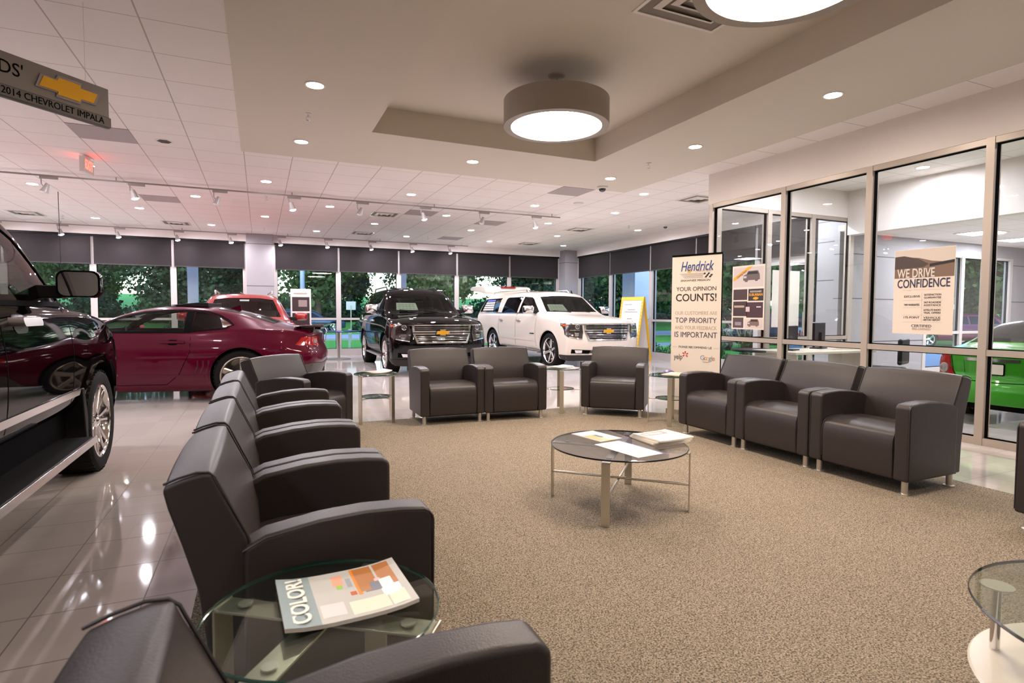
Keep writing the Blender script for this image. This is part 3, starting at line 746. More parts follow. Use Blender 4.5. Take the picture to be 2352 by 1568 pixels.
t = sheet('magazine', (.19, 1.485, .5285), math.radians(3), .315, .265, .009, 'pale home magazine with large outlined title on the near glass table', [
    (0, 0, 1, 1, (186, 184, 176)), (.0, .0, .26, 1, (140, 156, 158)), (.02, .0, .12, .5, (120, 142, 146)), (.27, .66, .35, .92, (214, 120, 60)), (.43, .68, .52, .9, (226, 160, 130)), (.45, .6, .5, .68, (150, 190, 70)), (.29, .7, .33, .88, (110, 60, 40)),
    (.62, .45, .96, .97, (176, 116, 66)), (.60, .40, .635, .98, (226, 136, 50)), (.68, .66, .74, .93, (60, 40, 34)), (.80, .70, .88, .93, (58, 44, 40)), (.66, .42, .82, .6, (120, 124, 134)), (.74, .6, .86, .66, (224, 184, 178)),
    (.78, .26, .95, .62, (240, 234, 230)), (.54, .42, .59, .5, (190, 90, 40)), (.54, .6, .58, .8, (150, 156, 160)), (.28, .1, .46, .34, (214, 206, 204)), (.5, .05, .96, .3, (228, 220, 196)), (.90, .62, .97, 1.0, (214, 150, 90))], curl=.012, grp=gm)
text('COLOR!', .062, face_T((-.115, 0, .0172), (0, 1, 0), (-1, 0, 0)), mat('title_white', (236, 230, 216), .4), t, 'title', width=.235, bold=.0015)
sheet('magazine', (2.13, 3.33, .409), math.radians(10), .2, .3, .004, 'magazine with green and blue cover at the left on the coffee table', [(0, 0, 1, 1, (170, 160, 160)), (.05, .1, .5, .6, (150, 140, 60)), (.3, .0, .7, .35, (176, 158, 80)), (.5, .1, .95, .7, (190, 206, 222)), (.45, .3, .62, .6, (50, 56, 70)), (.1, .7, .9, .97, (204, 196, 196))], grp=gm)
sheet('paper_sheet', (2.12, 2.94, .409), math.radians(8), .22, .4, .002, 'open white and yellow leaflet lying at the centre front of the coffee table', [(.03, .02, .97, .98, (238, 232, 218)), (.1, .45, .6, .7, (232, 224, 180)), (.35, .2, .6, .35, (238, 206, 130)), (.1, .75, .9, .95, (206, 214, 214)), (.93, 0, 1, 1, (40, 56, 110))], grp=gm)
for i in range(3):
    sheet('newspaper', (2.47 + .008 * i, 3.07 - .006 * i, .409 + .011 * i), math.radians(-3 + 4 * i), .30, .27, .009, ['creased newspaper at the bottom of the pile on the coffee table', 'newspaper in the middle of the pile on the coffee table', 'top newspaper with brown masthead on the coffee table pile'][i],
          [(0, 0, 1, 1, (226, 212, 190)), (.08, .62, .8, .92, (150, 112, 90)), (.14, .7, .7, .84, (222, 204, 184)), (.15, .12, .9, .5, (176, 194, 196))], curl=.004, grp=gm)
sheet('magazine', (1.23, 6.66, .569), .3, .3, .22, .008, 'crumpled pink and white magazine on the left far side table', [(0, 0, 1, 1, (206, 178, 158)), (.1, .2, .5, .8, (184, 130, 110)), (.55, .3, .9, .9, (226, 214, 204))], curl=.02, grp=gm)
sheet('magazine', (3.55, 6.44, .569), .2, .28, .22, .008, 'white magazine on the side table before the white wagon', [(0, 0, 1, 1, (224, 220, 212)), (.1, .2, .6, .6, (180, 190, 190))], curl=.01, grp=gm)
sheet('magazine', (4.32, 5.12, .569), .5, .27, .21, .012, 'cream magazine on the side table by the tall banner', [(0, 0, 1, 1, (222, 206, 170)), (.2, .2, .8, .5, (190, 170, 140))], curl=.004, grp=gm)
t = empty('purple_bowl', (4.40, 5.32, .567), 0, 'small purple bowl upside down behind magazines on the banner side table', 'bowl')
M().lathe([(.0001, .035), (.03, .033), (.06, .02), (.07, .0), (.066, 0), (.0001, .028)], 24).build('bowl_shell', mat('purple', (70, 40, 110), .3), t, smooth=True)
# ================================================================ VEHICLES
def interp(tab, x):
    """smooth monotone interpolation of [(x, v)...] given in any x order"""
    t = sorted(tab)
    if x <= t[0][0]: return t[0][1]
    if x >= t[-1][0]: return t[-1][1]
    for i in range(len(t) - 1):
        if t[i][0] <= x <= t[i + 1][0]: break
    def sl(j):
        return (t[j + 1][1] - t[j][1]) / (t[j + 1][0] - t[j][0])
    def tan(j):
        if j == 0 or j == len(t) - 1: return sl(0) if j == 0 else sl(j - 1)
        a, b = sl(j - 1), sl(j)
        return 0 if a * b <= 0 else 2 * a * b / (a + b)
    h = t[i + 1][0] - t[i][0]; u = (x - t[i][0]) / h
    return ((2 * u ** 3 - 3 * u ** 2 + 1) * t[i][1] + (u ** 3 - 2 * u ** 2 + u) * h * tan(i) + (-2 * u ** 3 + 3 * u ** 2) * t[i + 1][1] + (u ** 3 - u ** 2) * h * tan(i + 1))
def smooth01(t): t = max(0, min(1, t)); return t * t * (3 - 2 * t)
def ring_full(P, x):
    zl, zs, zt, zr, wm, ws, wr = [interp(P[k], x) for k in ('zl', 'zs', 'zt', 'zr', 'wm', 'ws', 'wr')]
    h = zs - zl
    a = [(0, zl), (wm * .5, zl), (wm - .12, zl + .005), (wm - .045, zl + .03), (wm - .018, zl + .12 * h + .02), (wm - .004, zl + .34 * h), (wm, zl + .55 * h), (wm - .004, zl + .7 * h),
         (wm * .6 + ws * .4, zl + .84 * h), (ws + .012, zs - .05), (ws, zs - .012), (ws - .02, zs + .008)]
    b0 = Vector((ws - .02, zs + .008)); b1 = Vector((wr, zr)); bul = .025 * min(1, max(0, (zr - zs) / .4))
    for t in (.15, .4, .65, .88): p = b0.lerp(b1, t); a.append((p.x + bul * 4 * t * (1 - t), p.y))
    for t, q in ((0, 0), (.12, .40), (.35, .72), (.68, .93), (1, 1)): a.append((wr * (1 - t), zr + (zt - zr) * q))
    return a
def ring_inner(P, x, zf, d=.055):
    zs, zt, zr, wm, ws, wr = [interp(P[k], x) for k in ('zs', 'zt', 'zr', 'wm', 'ws', 'wr')]
    return [(0, zf), (wm - .2, zf), (wm - .14, zf + .05), (ws - .1, zs - .06), (ws - .085, zs), ((ws - .08 + wr - d) / 2 + .012, (zs + zr) / 2), (wr - d, zr - d * .6), (wr * .6, zr + (zt - zr) * .75 - d), (0, zt - d)]
def loft(P, xs, ringf, sub=0, deform=None, capn=8, name='body'):
    vs = []; fs = []; R = [ringf(P, x) for x in xs]; k = len(R[0])
    n = 2 * k - 2
    for x, r in zip(xs, R):
        for y, z in r: vs.append([x, y, z])
        for y, z in reversed(r[1:-1]): vs.append([x, -y, z])
    for i in range(len(xs) - 1):
        for j in range(n): fs.append((i * n + j, i * n + (j + 1) % n, (i + 1) * n + (j + 1) % n, (i + 1) * n + j))
    # caps: strips between left and right chains
    for e, ii in ((0, 0), (1, len(xs) - 1)):
        rows = []
        for q in range(k):
            L = ii * n + q; Rr = ii * n + (n - q) % n
            if q in (0, k - 1): rows.append([L] * (capn + 1)); continue
            row = [L]
            for c_ in range(1, capn):
                t = c_ / capn; vs.append([vs[L][0], vs[L][1] * (1 - 2 * t), vs[L][2]]); row.append(len(vs) - 1)
            row.append(Rr); rows.append(row)
        for q in range(k - 1):
            for c_ in range(capn):
                f = [rows[q][c_], rows[q][c_ + 1], rows[q + 1][c_ + 1], rows[q + 1][c_]]
                g = []
                for v in f:
                    if v not in g: g.append(v)
                if len(g) > 2: fs.append(tuple(g))
    if deform:
        for v in vs:
            p = deform(*v); v[0], v[1], v[2] = p
    me = bpy.data.meshes.new(name); me.from_pydata([tuple(v) for v in vs], [], fs)
    bm = bmesh.new(); bm.from_mesh(me); bmesh.ops.remove_doubles(bm, verts=bm.verts, dist=1e-5); bmesh.ops.recalc_face_normals(bm, faces=bm.faces); bm.to_mesh(me); bm.free()
    if sub:
        me = apply_mods(me, lambda o: setattr_mod(o, sub))
    return me
def setattr_mod(o, sub):
    s_ = o.modifiers.new('s', 'SUBSURF'); s_.levels = sub; s_.render_levels = sub
def apply_mods(me, fn):
    o = bpy.data.objects.new('tmp', me); C.objects.link(o); fn(o)
    dg = bpy.context.evaluated_depsgraph_get(); r = bpy.data.meshes.new_from_object(o.evaluated_get(dg)); bpy.data.objects.remove(o)
    return r
def boolean(me, cutter):
    co = bpy.data.objects.new('cut', cutter); C.objects.link(co)
    def fn(o):
        b = o.modifiers.new('b', 'BOOLEAN'); b.operation = 'DIFFERENCE'; b.object = co; b.solver = 'EXACT'
        try: b.material_mode = 'TRANSFER'
        except Exception: pass
    r = apply_mods(me, fn); bpy.data.objects.remove(co)
    return r
def mesh_of(mb, m):
    me = bpy.data.meshes.new('c'); me.from_pydata([tuple(v) for v in mb.v], [], mb.f)
    bm = bmesh.new(); bm.from_mesh(me); bmesh.ops.recalc_face_normals(bm, faces=bm.faces); bm.to_mesh(me); bm.free()
    me.materials.append(m); return me
def bvh_of(me):
    bm = bmesh.new(); bm.from_mesh(me); b = BVHTree.FromBMesh(bm); bm.free(); return b
AX = {'side': lambda u, v, s: (Vector((u, s * 3, v)), Vector((0, -s, 0))), 'front': lambda u, v, s: (Vector((6, u, v)), Vector((-1, 0, 0))),
      'rear': lambda u, v, s: (Vector((-9, u, v)), Vector((1, 0, 0))), 'top': lambda u, v, s: (Vector((u, v, 4)), Vector((0, 0, -1)))}
def project(bvh, poly, mode, off, m, name, parent, side=1, step=.06, depth=.012, tilt=None):
    """a panel of outline poly laid on the bodywork: raised by off, with side walls going depth deep"""
    bm = bmesh.new(); vs = [bm.verts.new((u, v, 0)) for u, v in poly]; bm.faces.new(vs)
    us = [p[0] for p in poly]; vv = [p[1] for p in poly]
    for lo, hi, ax in ((min(us), max(us), 0), (min(vv), max(vv), 1)):
        q = math.floor(lo / step) + 1
        while q * step < hi:
            co = [0, 0, 0]; co[ax] = q * step; no = [0, 0, 0]; no[ax] = 1
            bmesh.ops.bisect_plane(bm, geom=bm.verts[:] + bm.edges[:] + bm.faces[:], plane_co=co, plane_no=no); q += 1
    last = None; N = {}
    for v in bm.verts:
        o, d = AX[mode](v.co.x, v.co.y, side)
        hit = bvh.ray_cast(o, d)
        N[v] = (hit[0], hit[1], o, d)
    good = [h[0] for h in N.values() if h[0] is not None]
    if not good: bm.free(); return None
    for v, (p, nn, o, d) in N.items():
        if p is None:
            g = min(good, key=lambda q_: (q_ - o).cross(d).length); p = o + d * ((g - o).dot(d)); nn = -d
        if nn.dot(d) > 0: nn = -nn
        nn = (nn - d * 1.0).normalized()
        v.co = p + nn * off; N[v] = nn
    # side walls
    be = [e for e in bm.edges if len(e.link_faces) == 1]
    if depth:
        r = bmesh.ops.extrude_edge_only(bm, edges=be)
        nv = [g for g in r['geom'] if isinstance(g, bmesh.types.BMVert)]
        dd = AX[mode](0, 0, side)[1]
        for v in nv: v.co += dd * depth
    bmesh.ops.recalc_face_normals(bm, faces=bm.faces)
    dd = AX[mode](0, 0, side)[1]; bm.faces.ensure_lookup_table()
    big = max(bm.faces, key=lambda f: f.calc_area())
    if big.normal.dot(dd) > 0: bmesh.ops.reverse_faces(bm, faces=bm.faces)
    me = bpy.data.meshes.new(name); bm.to_mesh(me); bm.free(); me.materials.append(m)
    me.polygons.foreach_set('use_smooth', [True] * len(me.polygons)); me.set_sharp_from_angle(angle=math.radians(40))
    o = bpy.data.objects.new(name, me); C.objects.link(o)
    if parent is not None: o.parent = parent
    return o
def strip(pts, w_):
    """thin closed outline along a polyline"""
    L = []; R = []
    for i, p in enumerate(pts):
        a = Vector(pts[max(i - 1, 0)]); b = Vector(pts[min(i + 1, len(pts) - 1)]); d = (b - a).normalized(); n = Vector((-d.y, d.x)) * w_ / 2
        L.append(tuple(Vector(p) + n)); R.append(tuple(Vector(p) - n))
    return L + R[::-1]
def strips(bvh, lines, mode, off, m, name, parent, side=1, w_=.008, depth=.006):
    parts = []
    for pts in lines:
        fine = []
        for a, b in zip(pts[:-1], pts[1:]):
            k = max(1, int((Vector(b) - Vector(a)).length / .06))
            for i in range(k): fine.append(tuple(Vector(a).lerp(Vector(b), i / k)))
        fine.append(pts[-1]); mb = M(); L = []
        for i, p in enumerate(fine):
            a = Vector(fine[max(i - 1, 0)]); b = Vector(fine[min(i + 1, len(fine) - 1)]); d = (b - a).normalized(); n = Vector((-d.y, d.x)) * w_ / 2
            row = []
            for q in (Vector(p) + n, Vector(p) - n):
                o, dr = AX[mode](q.x, q.y, side); h = bvh.ray_cast(o, dr)
                row.append((h[0] - dr * off) if h[0] is not None else None)
            L.append(row)
        for i in range(len(L) - 1):
            q = [L[i][0], L[i][1], L[i + 1][1], L[i + 1][0]]
            if None in q: continue
            if max((q[a] - q[b]).length for a in range(4) for b in range(4)) > .35: continue
            dr = AX[mode](0, 0, side)[1]
            mb.add(q + [v + dr * depth for v in q], [(0, 1, 2, 3), (0, 4, 5, 1), (2, 6, 7, 3), (1, 5, 6, 2), (3, 7, 4, 0)])
        parts.append(mb)
    for mb in parts:
        if mb.v: mb.build(name, m, parent)
m_liner = mat('wheel_liner', (8, 7, 7), 0.8, spec=0.05)
m_int = mat('cabin_trim', (54, 46, 42), 0.7)
m_intl = mat('cabin_trim_light', (120, 108, 96), 0.7)
m_cglass = glass('car_window', (176, 182, 178), 0.04, (24, 22, 24), ior=1.55)
m_cglassd = glass('car_window_tinted', (70, 70, 72), 0.35, (12, 11, 12), ior=1.55)
def wheel(parent, x, y, r, wd, side, style='split', rimr=None, rimm=None, spin=0):
    """whole wheel as a part: tyre, rim, spokes, hub"""
    rr = rimr or r * .70
    w_ = M(); T = Matrix.Translation((x, y, r)) @ Matrix.Rotation(-side * PI / 2, 4, 'X')   # local +z points outward
    h = wd / 2
    prof = [(rr, -h * .85), (r * .90, -h), (r - .025, -h * .96), (r - .004, -h * .78), (r, -h * .4), (r, h * .4), (r - .004, h * .78), (r - .025, h * .96), (r * .90, h), (rr + .012, h * .93), (rr - .004, h * .8)]
    t = w_.lathe(prof, 56, T)
    # tread blocks
    for i in range(40):
        a = 2 * PI * i / 40
        for zc in (-.55, .55):
            R2 = Matrix.Rotation(a, 4, 'Z'); w_.box(r - .006, -.018, h * (zc - .34), r + .001, .018, h * (zc + .34), T @ R2)
    ty = w_.build('tyre', m_rubber, parent, smooth=True, fixn=False)
    rm = rimm or m_chrome
    b = M(); b.lathe([(rr + .008, h * .9), (rr - .004, h * .93), (rr - .016, h * .84), (rr - .02, h * .3), (rr - .03, -h * .8), (.08, -h * .8)], 56, T)
    rim = b.build('rim', rm, ty, smooth=True, fixn=False, ang=50)
    s = M(); zo = h * .80
    def spoke(a, w0, w1, z0, z1, r0=.05, r1=rr - .012):
        R2 = T @ Matrix.Rotation(a, 4, 'Z')
        s.add([(r0, -w0, z0), (r0, w0, z0), (r1, w1, z1), (r1, -w1, z1), (r0, -w0 * .6, z0 + .014), (r0, w0 * .6, z0 + .014), (r1, w1 * .6, z1 + .012), (r1, -w1 * .6, z1 + .012), (r0, -w0, z0 - .03), (r0, w0, z0 - .03), (r1, w1, z1 - .03), (r1, -w1, z1 - .03)],
              [(4, 5, 6, 7), (0, 4, 7, 3), (1, 2, 6, 5), (0, 3, 11, 8), (1, 9, 10, 2), (3, 7, 6, 2), (2, 10, 11, 3)], R2)
    if style == 'split':
        for i in range(6):
            for da in (-.16, .16): spoke(spin + 2 * PI * i / 6 + da, .018, .021, zo - .03, zo - .006)
    elif style == 'five':
        for i in range(5): spoke(spin + 2 * PI * i / 5, .034, .045, zo - .04, zo - .006)
    elif style == 'many':
        for i in range(12): spoke(spin + 2 * PI * i / 12 + (.09 if i % 2 else -.09), .012, .018, zo - .03, zo - .006)
    else:
        for i in range(6): spoke(spin + 2 * PI * i / 6, .03, .028, zo - .03, zo - .004)
    sp = s.build('spoke', rm, ty, smooth=True, ang=25, fixn=False)
    sp.name = 'spokes'
    M().lathe([(.0001, zo + .005), (.03, zo + .003), (.04, zo - .01), (.075, zo - .02), (.08, zo - .05), (.0001, zo - .05)], 28, T).build('hub_cap', rm, ty, smooth=True)
    M().lathe([(.05, -h * .2), (r * .5, -h * .2), (r * .5, -h * .1), (.05, -h * .1)], 36, T).build('brake_disc', mat('brake_disc', (70, 66, 64), .4, .8), ty)
    return ty
def mirror(parent, x, y, z, s, w_=.26, h=.18, m_=None, arm=.06, dx=.0, glassm=None):
    """door mirror: shell on a short foot, glass facing rearwards"""
    t = M(); T = Matrix.Translation((x, y + s * (arm + w_ / 2), z))
    P = rrect(-w_ / 2, -h / 2, w_ / 2, h / 2, .045)
    vs = []; n = len(P)
    for xx, k in ((-.06, 1.0), (0, 1.02), (.05, .92), (.085, .6)):
        vs += [(xx, p[0] * k, p[1] * k) for p in P]
    fs = [(i * n + j, i * n + (j + 1) % n, (i + 1) * n + (j + 1) % n, (i + 1) * n + j) for i in range(3) for j in range(n)] + [tuple(range(n))[::-1], tuple(range(3 * n, 4 * n))]
    sh = t.add(vs, fs, T).build('door_mirror', m_, parent, smooth=True, ang=50)
    M().prism([(p[0] * .9, p[1] * .88) for p in P], 'x', -.061, -.063, T).build('mirror_glass', glassm or mat('mirror_silver', (230, 230, 230), .01, 1.0), sh)
    M().box(x - .045, min(y - s * .08, y + s * (arm + .03)), z - .09, x + .045, max(y - s * .08, y + s * (arm + .03)), z - .01).build('mirror_foot', m_black, sh, bevel=.01)
    return sh
def emblem(parent, T, w_, rim=True):
    e = M().prism(bowtie(1, w_), 'z', .002, .012, T).build('emblem_rim', m_chrome, parent, fixn=False)
    M().prism([(x * .86, y * .74) for x, y in bowtie(1, w_)], 'z', .012, .018, T).build('emblem', m_gold, e, fixn=False)
def cabin(root, xd, xr, zf, rows, yw=.38, lw=1.0, col=None, seat_h=.62, zdash=1.05, wheel_side=1):
    cm = col or m_int
    d = M(); d.prism([(xd + .1, zdash - .35), (xd + .1, zdash - .02), (xd - .1, zdash), (xd - .3, zdash - .05), (xd - .32, zdash - .3)], 'y', -.62 * lw, .62 * lw)
    d.build('dashboard', m_black, root, bevel=.02)
    ys = wheel_side * yw; c0 = Vector((xd - .48, ys, zdash - .08))
    pts = []
    for i in range(24):
        a = 2 * PI * i / 24; pts.append(c0 + Vector((math.sin(a) * .185 * .35, math.cos(a) * .185, math.sin(a) * .175)))
    st = M().tube(pts, .014, 8, closed=True); st.bar(c0 + Vector((0, -.17, 0)), c0 + Vector((0, .17, 0)), .04, .02, (1, 0, 0)); st.cyl(c0, c0 + Vector((.2, 0, -.05)), .03)
    st.build('steering_wheel', m_black, root, smooth=True)
    for i, x in enumerate(rows):
        for s_ in (-1, 1):
            q = M().prism([(x + .3, zf + .12), (x + .32, zf + .3), (x - .15, zf + .28), (x - .2, zf + .12)], 'y', s_ * yw - .25, s_ * yw + .25)
            q.prism([(x - .12, zf + .2), (x - .24, zf + .2 + seat_h), (x - .34, zf + .2 + seat_h), (x - .27, zf + .2)], 'y', s_ * yw - .23, s_ * yw + .23)
            q.prism([(x - .25, zf + .22 + seat_h), (x - .26, zf + .4 + seat_h), (x - .34, zf + .4 + seat_h), (x - .33, zf + .22 + seat_h)], 'y', s_ * yw - .12, s_ * yw + .12)
            q.build('car_seat', cm, root, bevel=.03)
def build_body(P, spec, paint, root):
    """hollow body with arches and window openings; returns bvh of the outer skin and the body object"""
    xs = spec['xs']; outer = loft(P, xs, ring_full, spec.get('sub', 1), spec.get('deform'))
    outer.materials.clear(); outer.materials.append(paint)
    bv = bvh_of(outer); me = outer
    r = spec['r'] + spec.get('gap', .055)
    if spec.get('cab'):
        x0, x1, zf = spec['cab']; n = 14
        inn = loft(P, [x0 + (x1 - x0) * i / n for i in range(n + 1)], lambda p, x: ring_inner(p, x, zf, spec.get('shell', .055)), 0, None)
        inn.materials.clear(); inn.materials.append(spec.get('trim', m_int)); me = boolean(me, inn)
    a = M()
    for ax in spec['axles']:
        for s_ in (-1, 1): a.cyl((ax, s_ * (spec['hw'] - .36), spec['r'] + .01), (ax, s_ * 1.6, spec['r'] + .01), r, n=48)
    me = boolean(me, mesh_of(a, m_liner))
    for pol in spec.get('sidewin', []):
        me = boolean(me, mesh_of(M().prism(pol, 'y', -1.6, 1.6), m_black))
    if spec.get('cab'):
        if 'front' in spec: me = boolean(me, mesh_of(M().prism(spec['front'][0], 'x', spec['front'][1], 1.5), m_black))
        if 'rearwin' in spec: me = boolean(me, mesh_of(M().prism(spec['rearwin'][0], 'x', spec['rearwin'][1], -7), m_black))
    me.polygons.foreach_set('use_smooth', [True] * len(me.polygons)); me.set_sharp_from_angle(angle=math.radians(38))
    o = bpy.data.objects.new('body', me); C.objects.link(o); o.parent = root
    gm_ = spec.get('glassm', m_cglass)
    for pol in spec.get('sidewin', []):
        for s_ in (-1, 1): project(bv, pol, 'side', -.008, gm_ if not isinstance(gm_, tuple) else gm_[0], 'window_glass', root, s_, depth=0)
    if 'front' in spec: project(bv, spec['front'][0], 'front', -.008, m_cglass, 'windshield', root, depth=0)
    if 'rearwin' in spec: project(bv, spec['rearwin'][0], 'rear', -.008, gm_, 'rear_window', root, depth=0)
    for ax in spec['axles']:
        for s_ in (-1, 1):
            k = M(); N = 28; ro = r
            # wheel arch lip
            wheel(root, ax, s_ * (spec['hw'] - spec.get('wd', .27) / 2 - .012), spec['r'], spec.get('wd', .27), s_, spec.get('wheel', 'split'), spec.get('rim'), spec.get('rimm'), spec.get('spin', .3))
    return bv, o
def srange(a, b, n): return [a + (b - a) * i / n for i in range(n + 1)]

# ---------- full-size wagons (black short one, white long one)
def wagon(root, paint, wb, tail, long_, gl, open_gate=False, rimstyle='split'):
    P = {
        'zt': [(.98, 1.06), (.90, 1.11), (.6, 1.18), (.1, 1.235), (-.45, 1.27), (-.6, 1.35), (-1.2, 1.755), (-1.4, 1.82), (-2.2, 1.87), (-3.4, 1.86), (tail + .25, 1.82), (tail, 1.76)],
        'zr': [(.98, 1.045), (.6, 1.13), (-.45, 1.225), (-.6, 1.30), (-1.2, 1.70), (-1.4, 1.76), (-2.2, 1.80), (tail + .25, 1.76), (tail, 1.70)],
        'zs': [(.98, 1.03), (.6, 1.10), (-.45, 1.20), (-1.2, 1.22), (-3, 1.235), (tail, 1.25)],
        'zl': [(.98, .20), (.5, .22), (-.4, .36), (tail + 1.0, .36), (tail + .5, .36), (tail, .42)],
        'wm': [(.98, .965), (.7, .99), (0, 1.005), (-1, 1.0), (-3, 1.0), (tail + .4, .985), (tail, .95)],
        'ws': [(.98, .91), (.6, .95), (0, .955), (-.8, .95), (-3, .95), (tail, .90)],
        'wr': [(.98, .86), (.3, .80), (-.45, .80), (-.6, .785), (-1.2, .685), (-1.5, .67), (-3.4, .665), (tail, .65)],
    }
    def df(x, y, z):
        f = smooth01((x + .1) / 1.08)
        ay = abs(y) / .98
        x2 = x - f * (.20 * ay ** 3.2)
        # nose profile: bumper out, lower edge tucked
        pr_ = -.02 + .05 * math.exp(-((z - .62) / .12) ** 2) - .07 * smooth01((.42 - z) / .15)
        x2 += smooth01((x - .7) / .28) * pr_
        g = smooth01((tail + .5 - x) / .5)
        x2 += g * (.10 * ay ** 3 + .22 * smooth01((z - 1.15) / .65))
        return x2, y, z
    zb = 1.285
    w1 = [(-.80, zb), (-.72, 1.30), (-1.20, 1.62), (-1.32, 1.67), (-1.74, 1.695), (-1.74, zb)]
    w2 = [(-1.84, zb), (-1.84, 1.695), (-2.66, 1.695), (-2.74, 1.66), (-2.76, zb)] if not long_ else [(-1.84, zb), (-1.84, 1.695), (-2.72, 1.695), (-2.80, 1.66), (-2.82, zb)]
    e0 = -3.08 if long_ else -2.98
    w3 = [(e0, zb + .01), (e0 - .10, 1.64), (e0 - .06, 1.69), (tail + .42, 1.68), (tail + .33, 1.64), (tail + .2, zb + .02)]
    xs = srange(.98, .7, 4)[:-1] + srange(.7, -.4, 8)[:-1] + srange(-.4, -1.5, 12)[:-1] + srange(-1.5, tail + .3, 18)[:-1] + srange(tail + .3, tail, 3)
    spec = dict(xs=xs, deform=df, r=.405, gap=.05, hw=1.0, axles=(0, -wb), cab=(-.53, tail + .35, .62), shell=.06, sidewin=[w1, w2, w3],
                front=([(-.715, 1.305), (.715, 1.305), (.61, 1.695), (.3, 1.72), (-.3, 1.72), (-.61, 1.695)], -1.12), rearwin=([(-.66, 1.31), (.66, 1.31), (.56, 1.66), (-.56, 1.66)], tail + .5), glassm=gl, wheel=rimstyle, wd=.28, rim=.285)
    bv, body = build_body(P, spec, paint, root)
    # windscreen surround, roof rails, antenna
    for s_ in (-1, 1):
        M().tube([(-1.75, s_ * .60, 1.82), (-1.85, s_ * .60, 1.885), (tail + .7, s_ * .58, 1.885), (tail + .6, s_ * .58, 1.82)], .017, 8).build('roof_rail', m_black if paint.name != 'white_paint' else m_steel, root, smooth=True)
        strips(bv, [[(-1.79, .42), (-1.79, 1.27)], [(-.62, .42), (-.66, .75), (-.66, 1.25)], [(-2.88, 1.25), (-2.88, .98), (-2.6 - .2 * long_, .5)], [(-.62, .42), (-2.5 - .2 * long_, .42)]], 'side', .0015, m_dark, 'door_gap', root, s_)
        strips(bv, [[(-.78, 1.272), (tail + .25, 1.28)]], 'side', .008, m_chrome, 'belt_moulding', root, s_, .022, .01)
        strips(bv, [[(-.66, .62), (-2.5 - .2 * long_, .64)]], 'side', .01, paint, 'side_moulding', root, s_, .05, .01)
        for xh in (-1.60, -2.68):
            h = project(bv, rrect(xh - .1, 1.065, xh + .1, 1.105, .018), 'side', .032, m_handle, 'door_handle', root, s_, depth=.04)
        mirror(root, -.80, s_ * .93, 1.355, s_, .27, .19, m_chrome, arm=.04)
        M().box(-.55, s_ * .80 if s_ > 0 else -1.0, .31, -wb + .5, s_ * 1.0 if s_ > 0 else -.80, .345).build('running_board', m_steel, root, bevel=.012)
        # arch lips
        for ax in (0, -wb):
            pts = [(ax + .49 * math.cos(a), .415 + .49 * math.sin(a)) for a in [math.radians(q) for q in range(-8, 189, 7)]]
            strips(bv, [pts], 'side', .008, paint, 'arch_lip', root, s_, .035, .02)
    M().prism([(-1.62, 1.83), (-1.70, 1.855), (-2.35, 1.90), (-2.4, 1.86)], 'y', -.38, .38).build('sunroof_deflector', mat('smoked', (20, 16, 16), .1, coat=1), root, bevel=.01)
    M().prism([(-1.30, 1.77), (-1.38, 1.87), (-1.40, 1.87), (-1.40, 1.79)], 'y', -.006 + .45, .006 + .45).build('roof_antenna', m_black, root)
    # nose
    F = 'front'
    project(bv, [(-.93, 1.045), (-.62, 1.035), (.62, 1.035), (.93, 1.045), (.93, 1.02), (.60, 1.01), (-.60, 1.01), (-.93, 1.02)], F, .016, m_chrome, 'hood_trim', root, depth=.03)
    project(bv, [(-.605, 1.035), (.605, 1.035), (.59, .86), (.515, .66), (-.515, .66), (-.59, .86)], F, .012, m_chrome, 'grille_surround', root, depth=.03)
    for z0, z1, wa, wb_ in ((.915, 1.005, .56, .555), (.70, .83, .545, .485)):
        project(bv, [(-wb_, z0), (wb_, z0), (wa, z1), (-wa, z1)], F, .0145, m_dark, 'grille_opening', root, depth=.006)
        nb = 2 if z0 > .8 else 3
        for k in range(nb):
            t_ = (k + 1) / (nb + 1); zz = z0 + (z1 - z0) * t_; wv = wb_ + (wa - wb_) * t_
            project(bv, [(-wv, zz - .0055), (wv, zz - .0055), (wv, zz + .0055), (-wv, zz + .0055)], F, .026, m_chrome, 'grille_bar', root, depth=.014)
    project(bv, [(-.59, .864), (.59, .864), (.59, .880), (-.59, .880)], F, .0145, m_dark, 'grille_slot', root, depth=.004)
    hit = bv.ray_cast(Vector((6, 0, .88)), Vector((-1, 0, 0)))[0]
    emblem(root, face_T((hit.x + .022, 0, .875), (0, 1, 0), (0, 0, 1)), .31)
    m_hl = mat('headlamp_housing', (58, 50, 48), .15, .6, coat=1); m_am = mat('amber_lens', (210, 90, 30), .15, coat=1); m_ll = mat('lamp_silver', (220, 220, 222), .08, 1.0)
    for s_ in (-1, 1):
        o = lambda pts: [(s_ * u, v) for u, v in pts]
        hl = project(bv, o([(.645, 1.03), (.955, 1.045), (.965, .985), (.925, .93), (.90, .875), (.92, .80), (.90, .745), (.655, .70), (.625, .85)]), F, .010, m_hl, 'headlamp', root, depth=.02, step=.04)
        if hl is None: continue
        for cy_, cz_, rr in ((.75, .975, .052), (.765, .80, .045)):
            p = bv.ray_cast(Vector((6, s_ * cy_, cz_)), Vector((-1, 0, 0)))[0]
            if p is None: continue
            T = face_T((p.x + .006, p.y, p.z), (-s_ * .25, 1, 0), (0, 0, 1))
            if rr > .05:
                M().lathe([(rr, .0), (rr, .02), (rr * .8, .022), (rr * .75, .004), (.0001, .0)], 28, T).build('projector_ring', m_ll, hl, smooth=True)
                M().lathe([(.0001, .026), (rr * .4, .02), (rr * .66, .006)], 24, T).build('projector_lens', mat('lens', (60, 64, 80), .03, coat=1), hl, smooth=True)
            else:
                M().box(-.05, -.035, 0, .05, .035, .014, T).build('turn_lamp', m_ll, hl, bevel=.01)
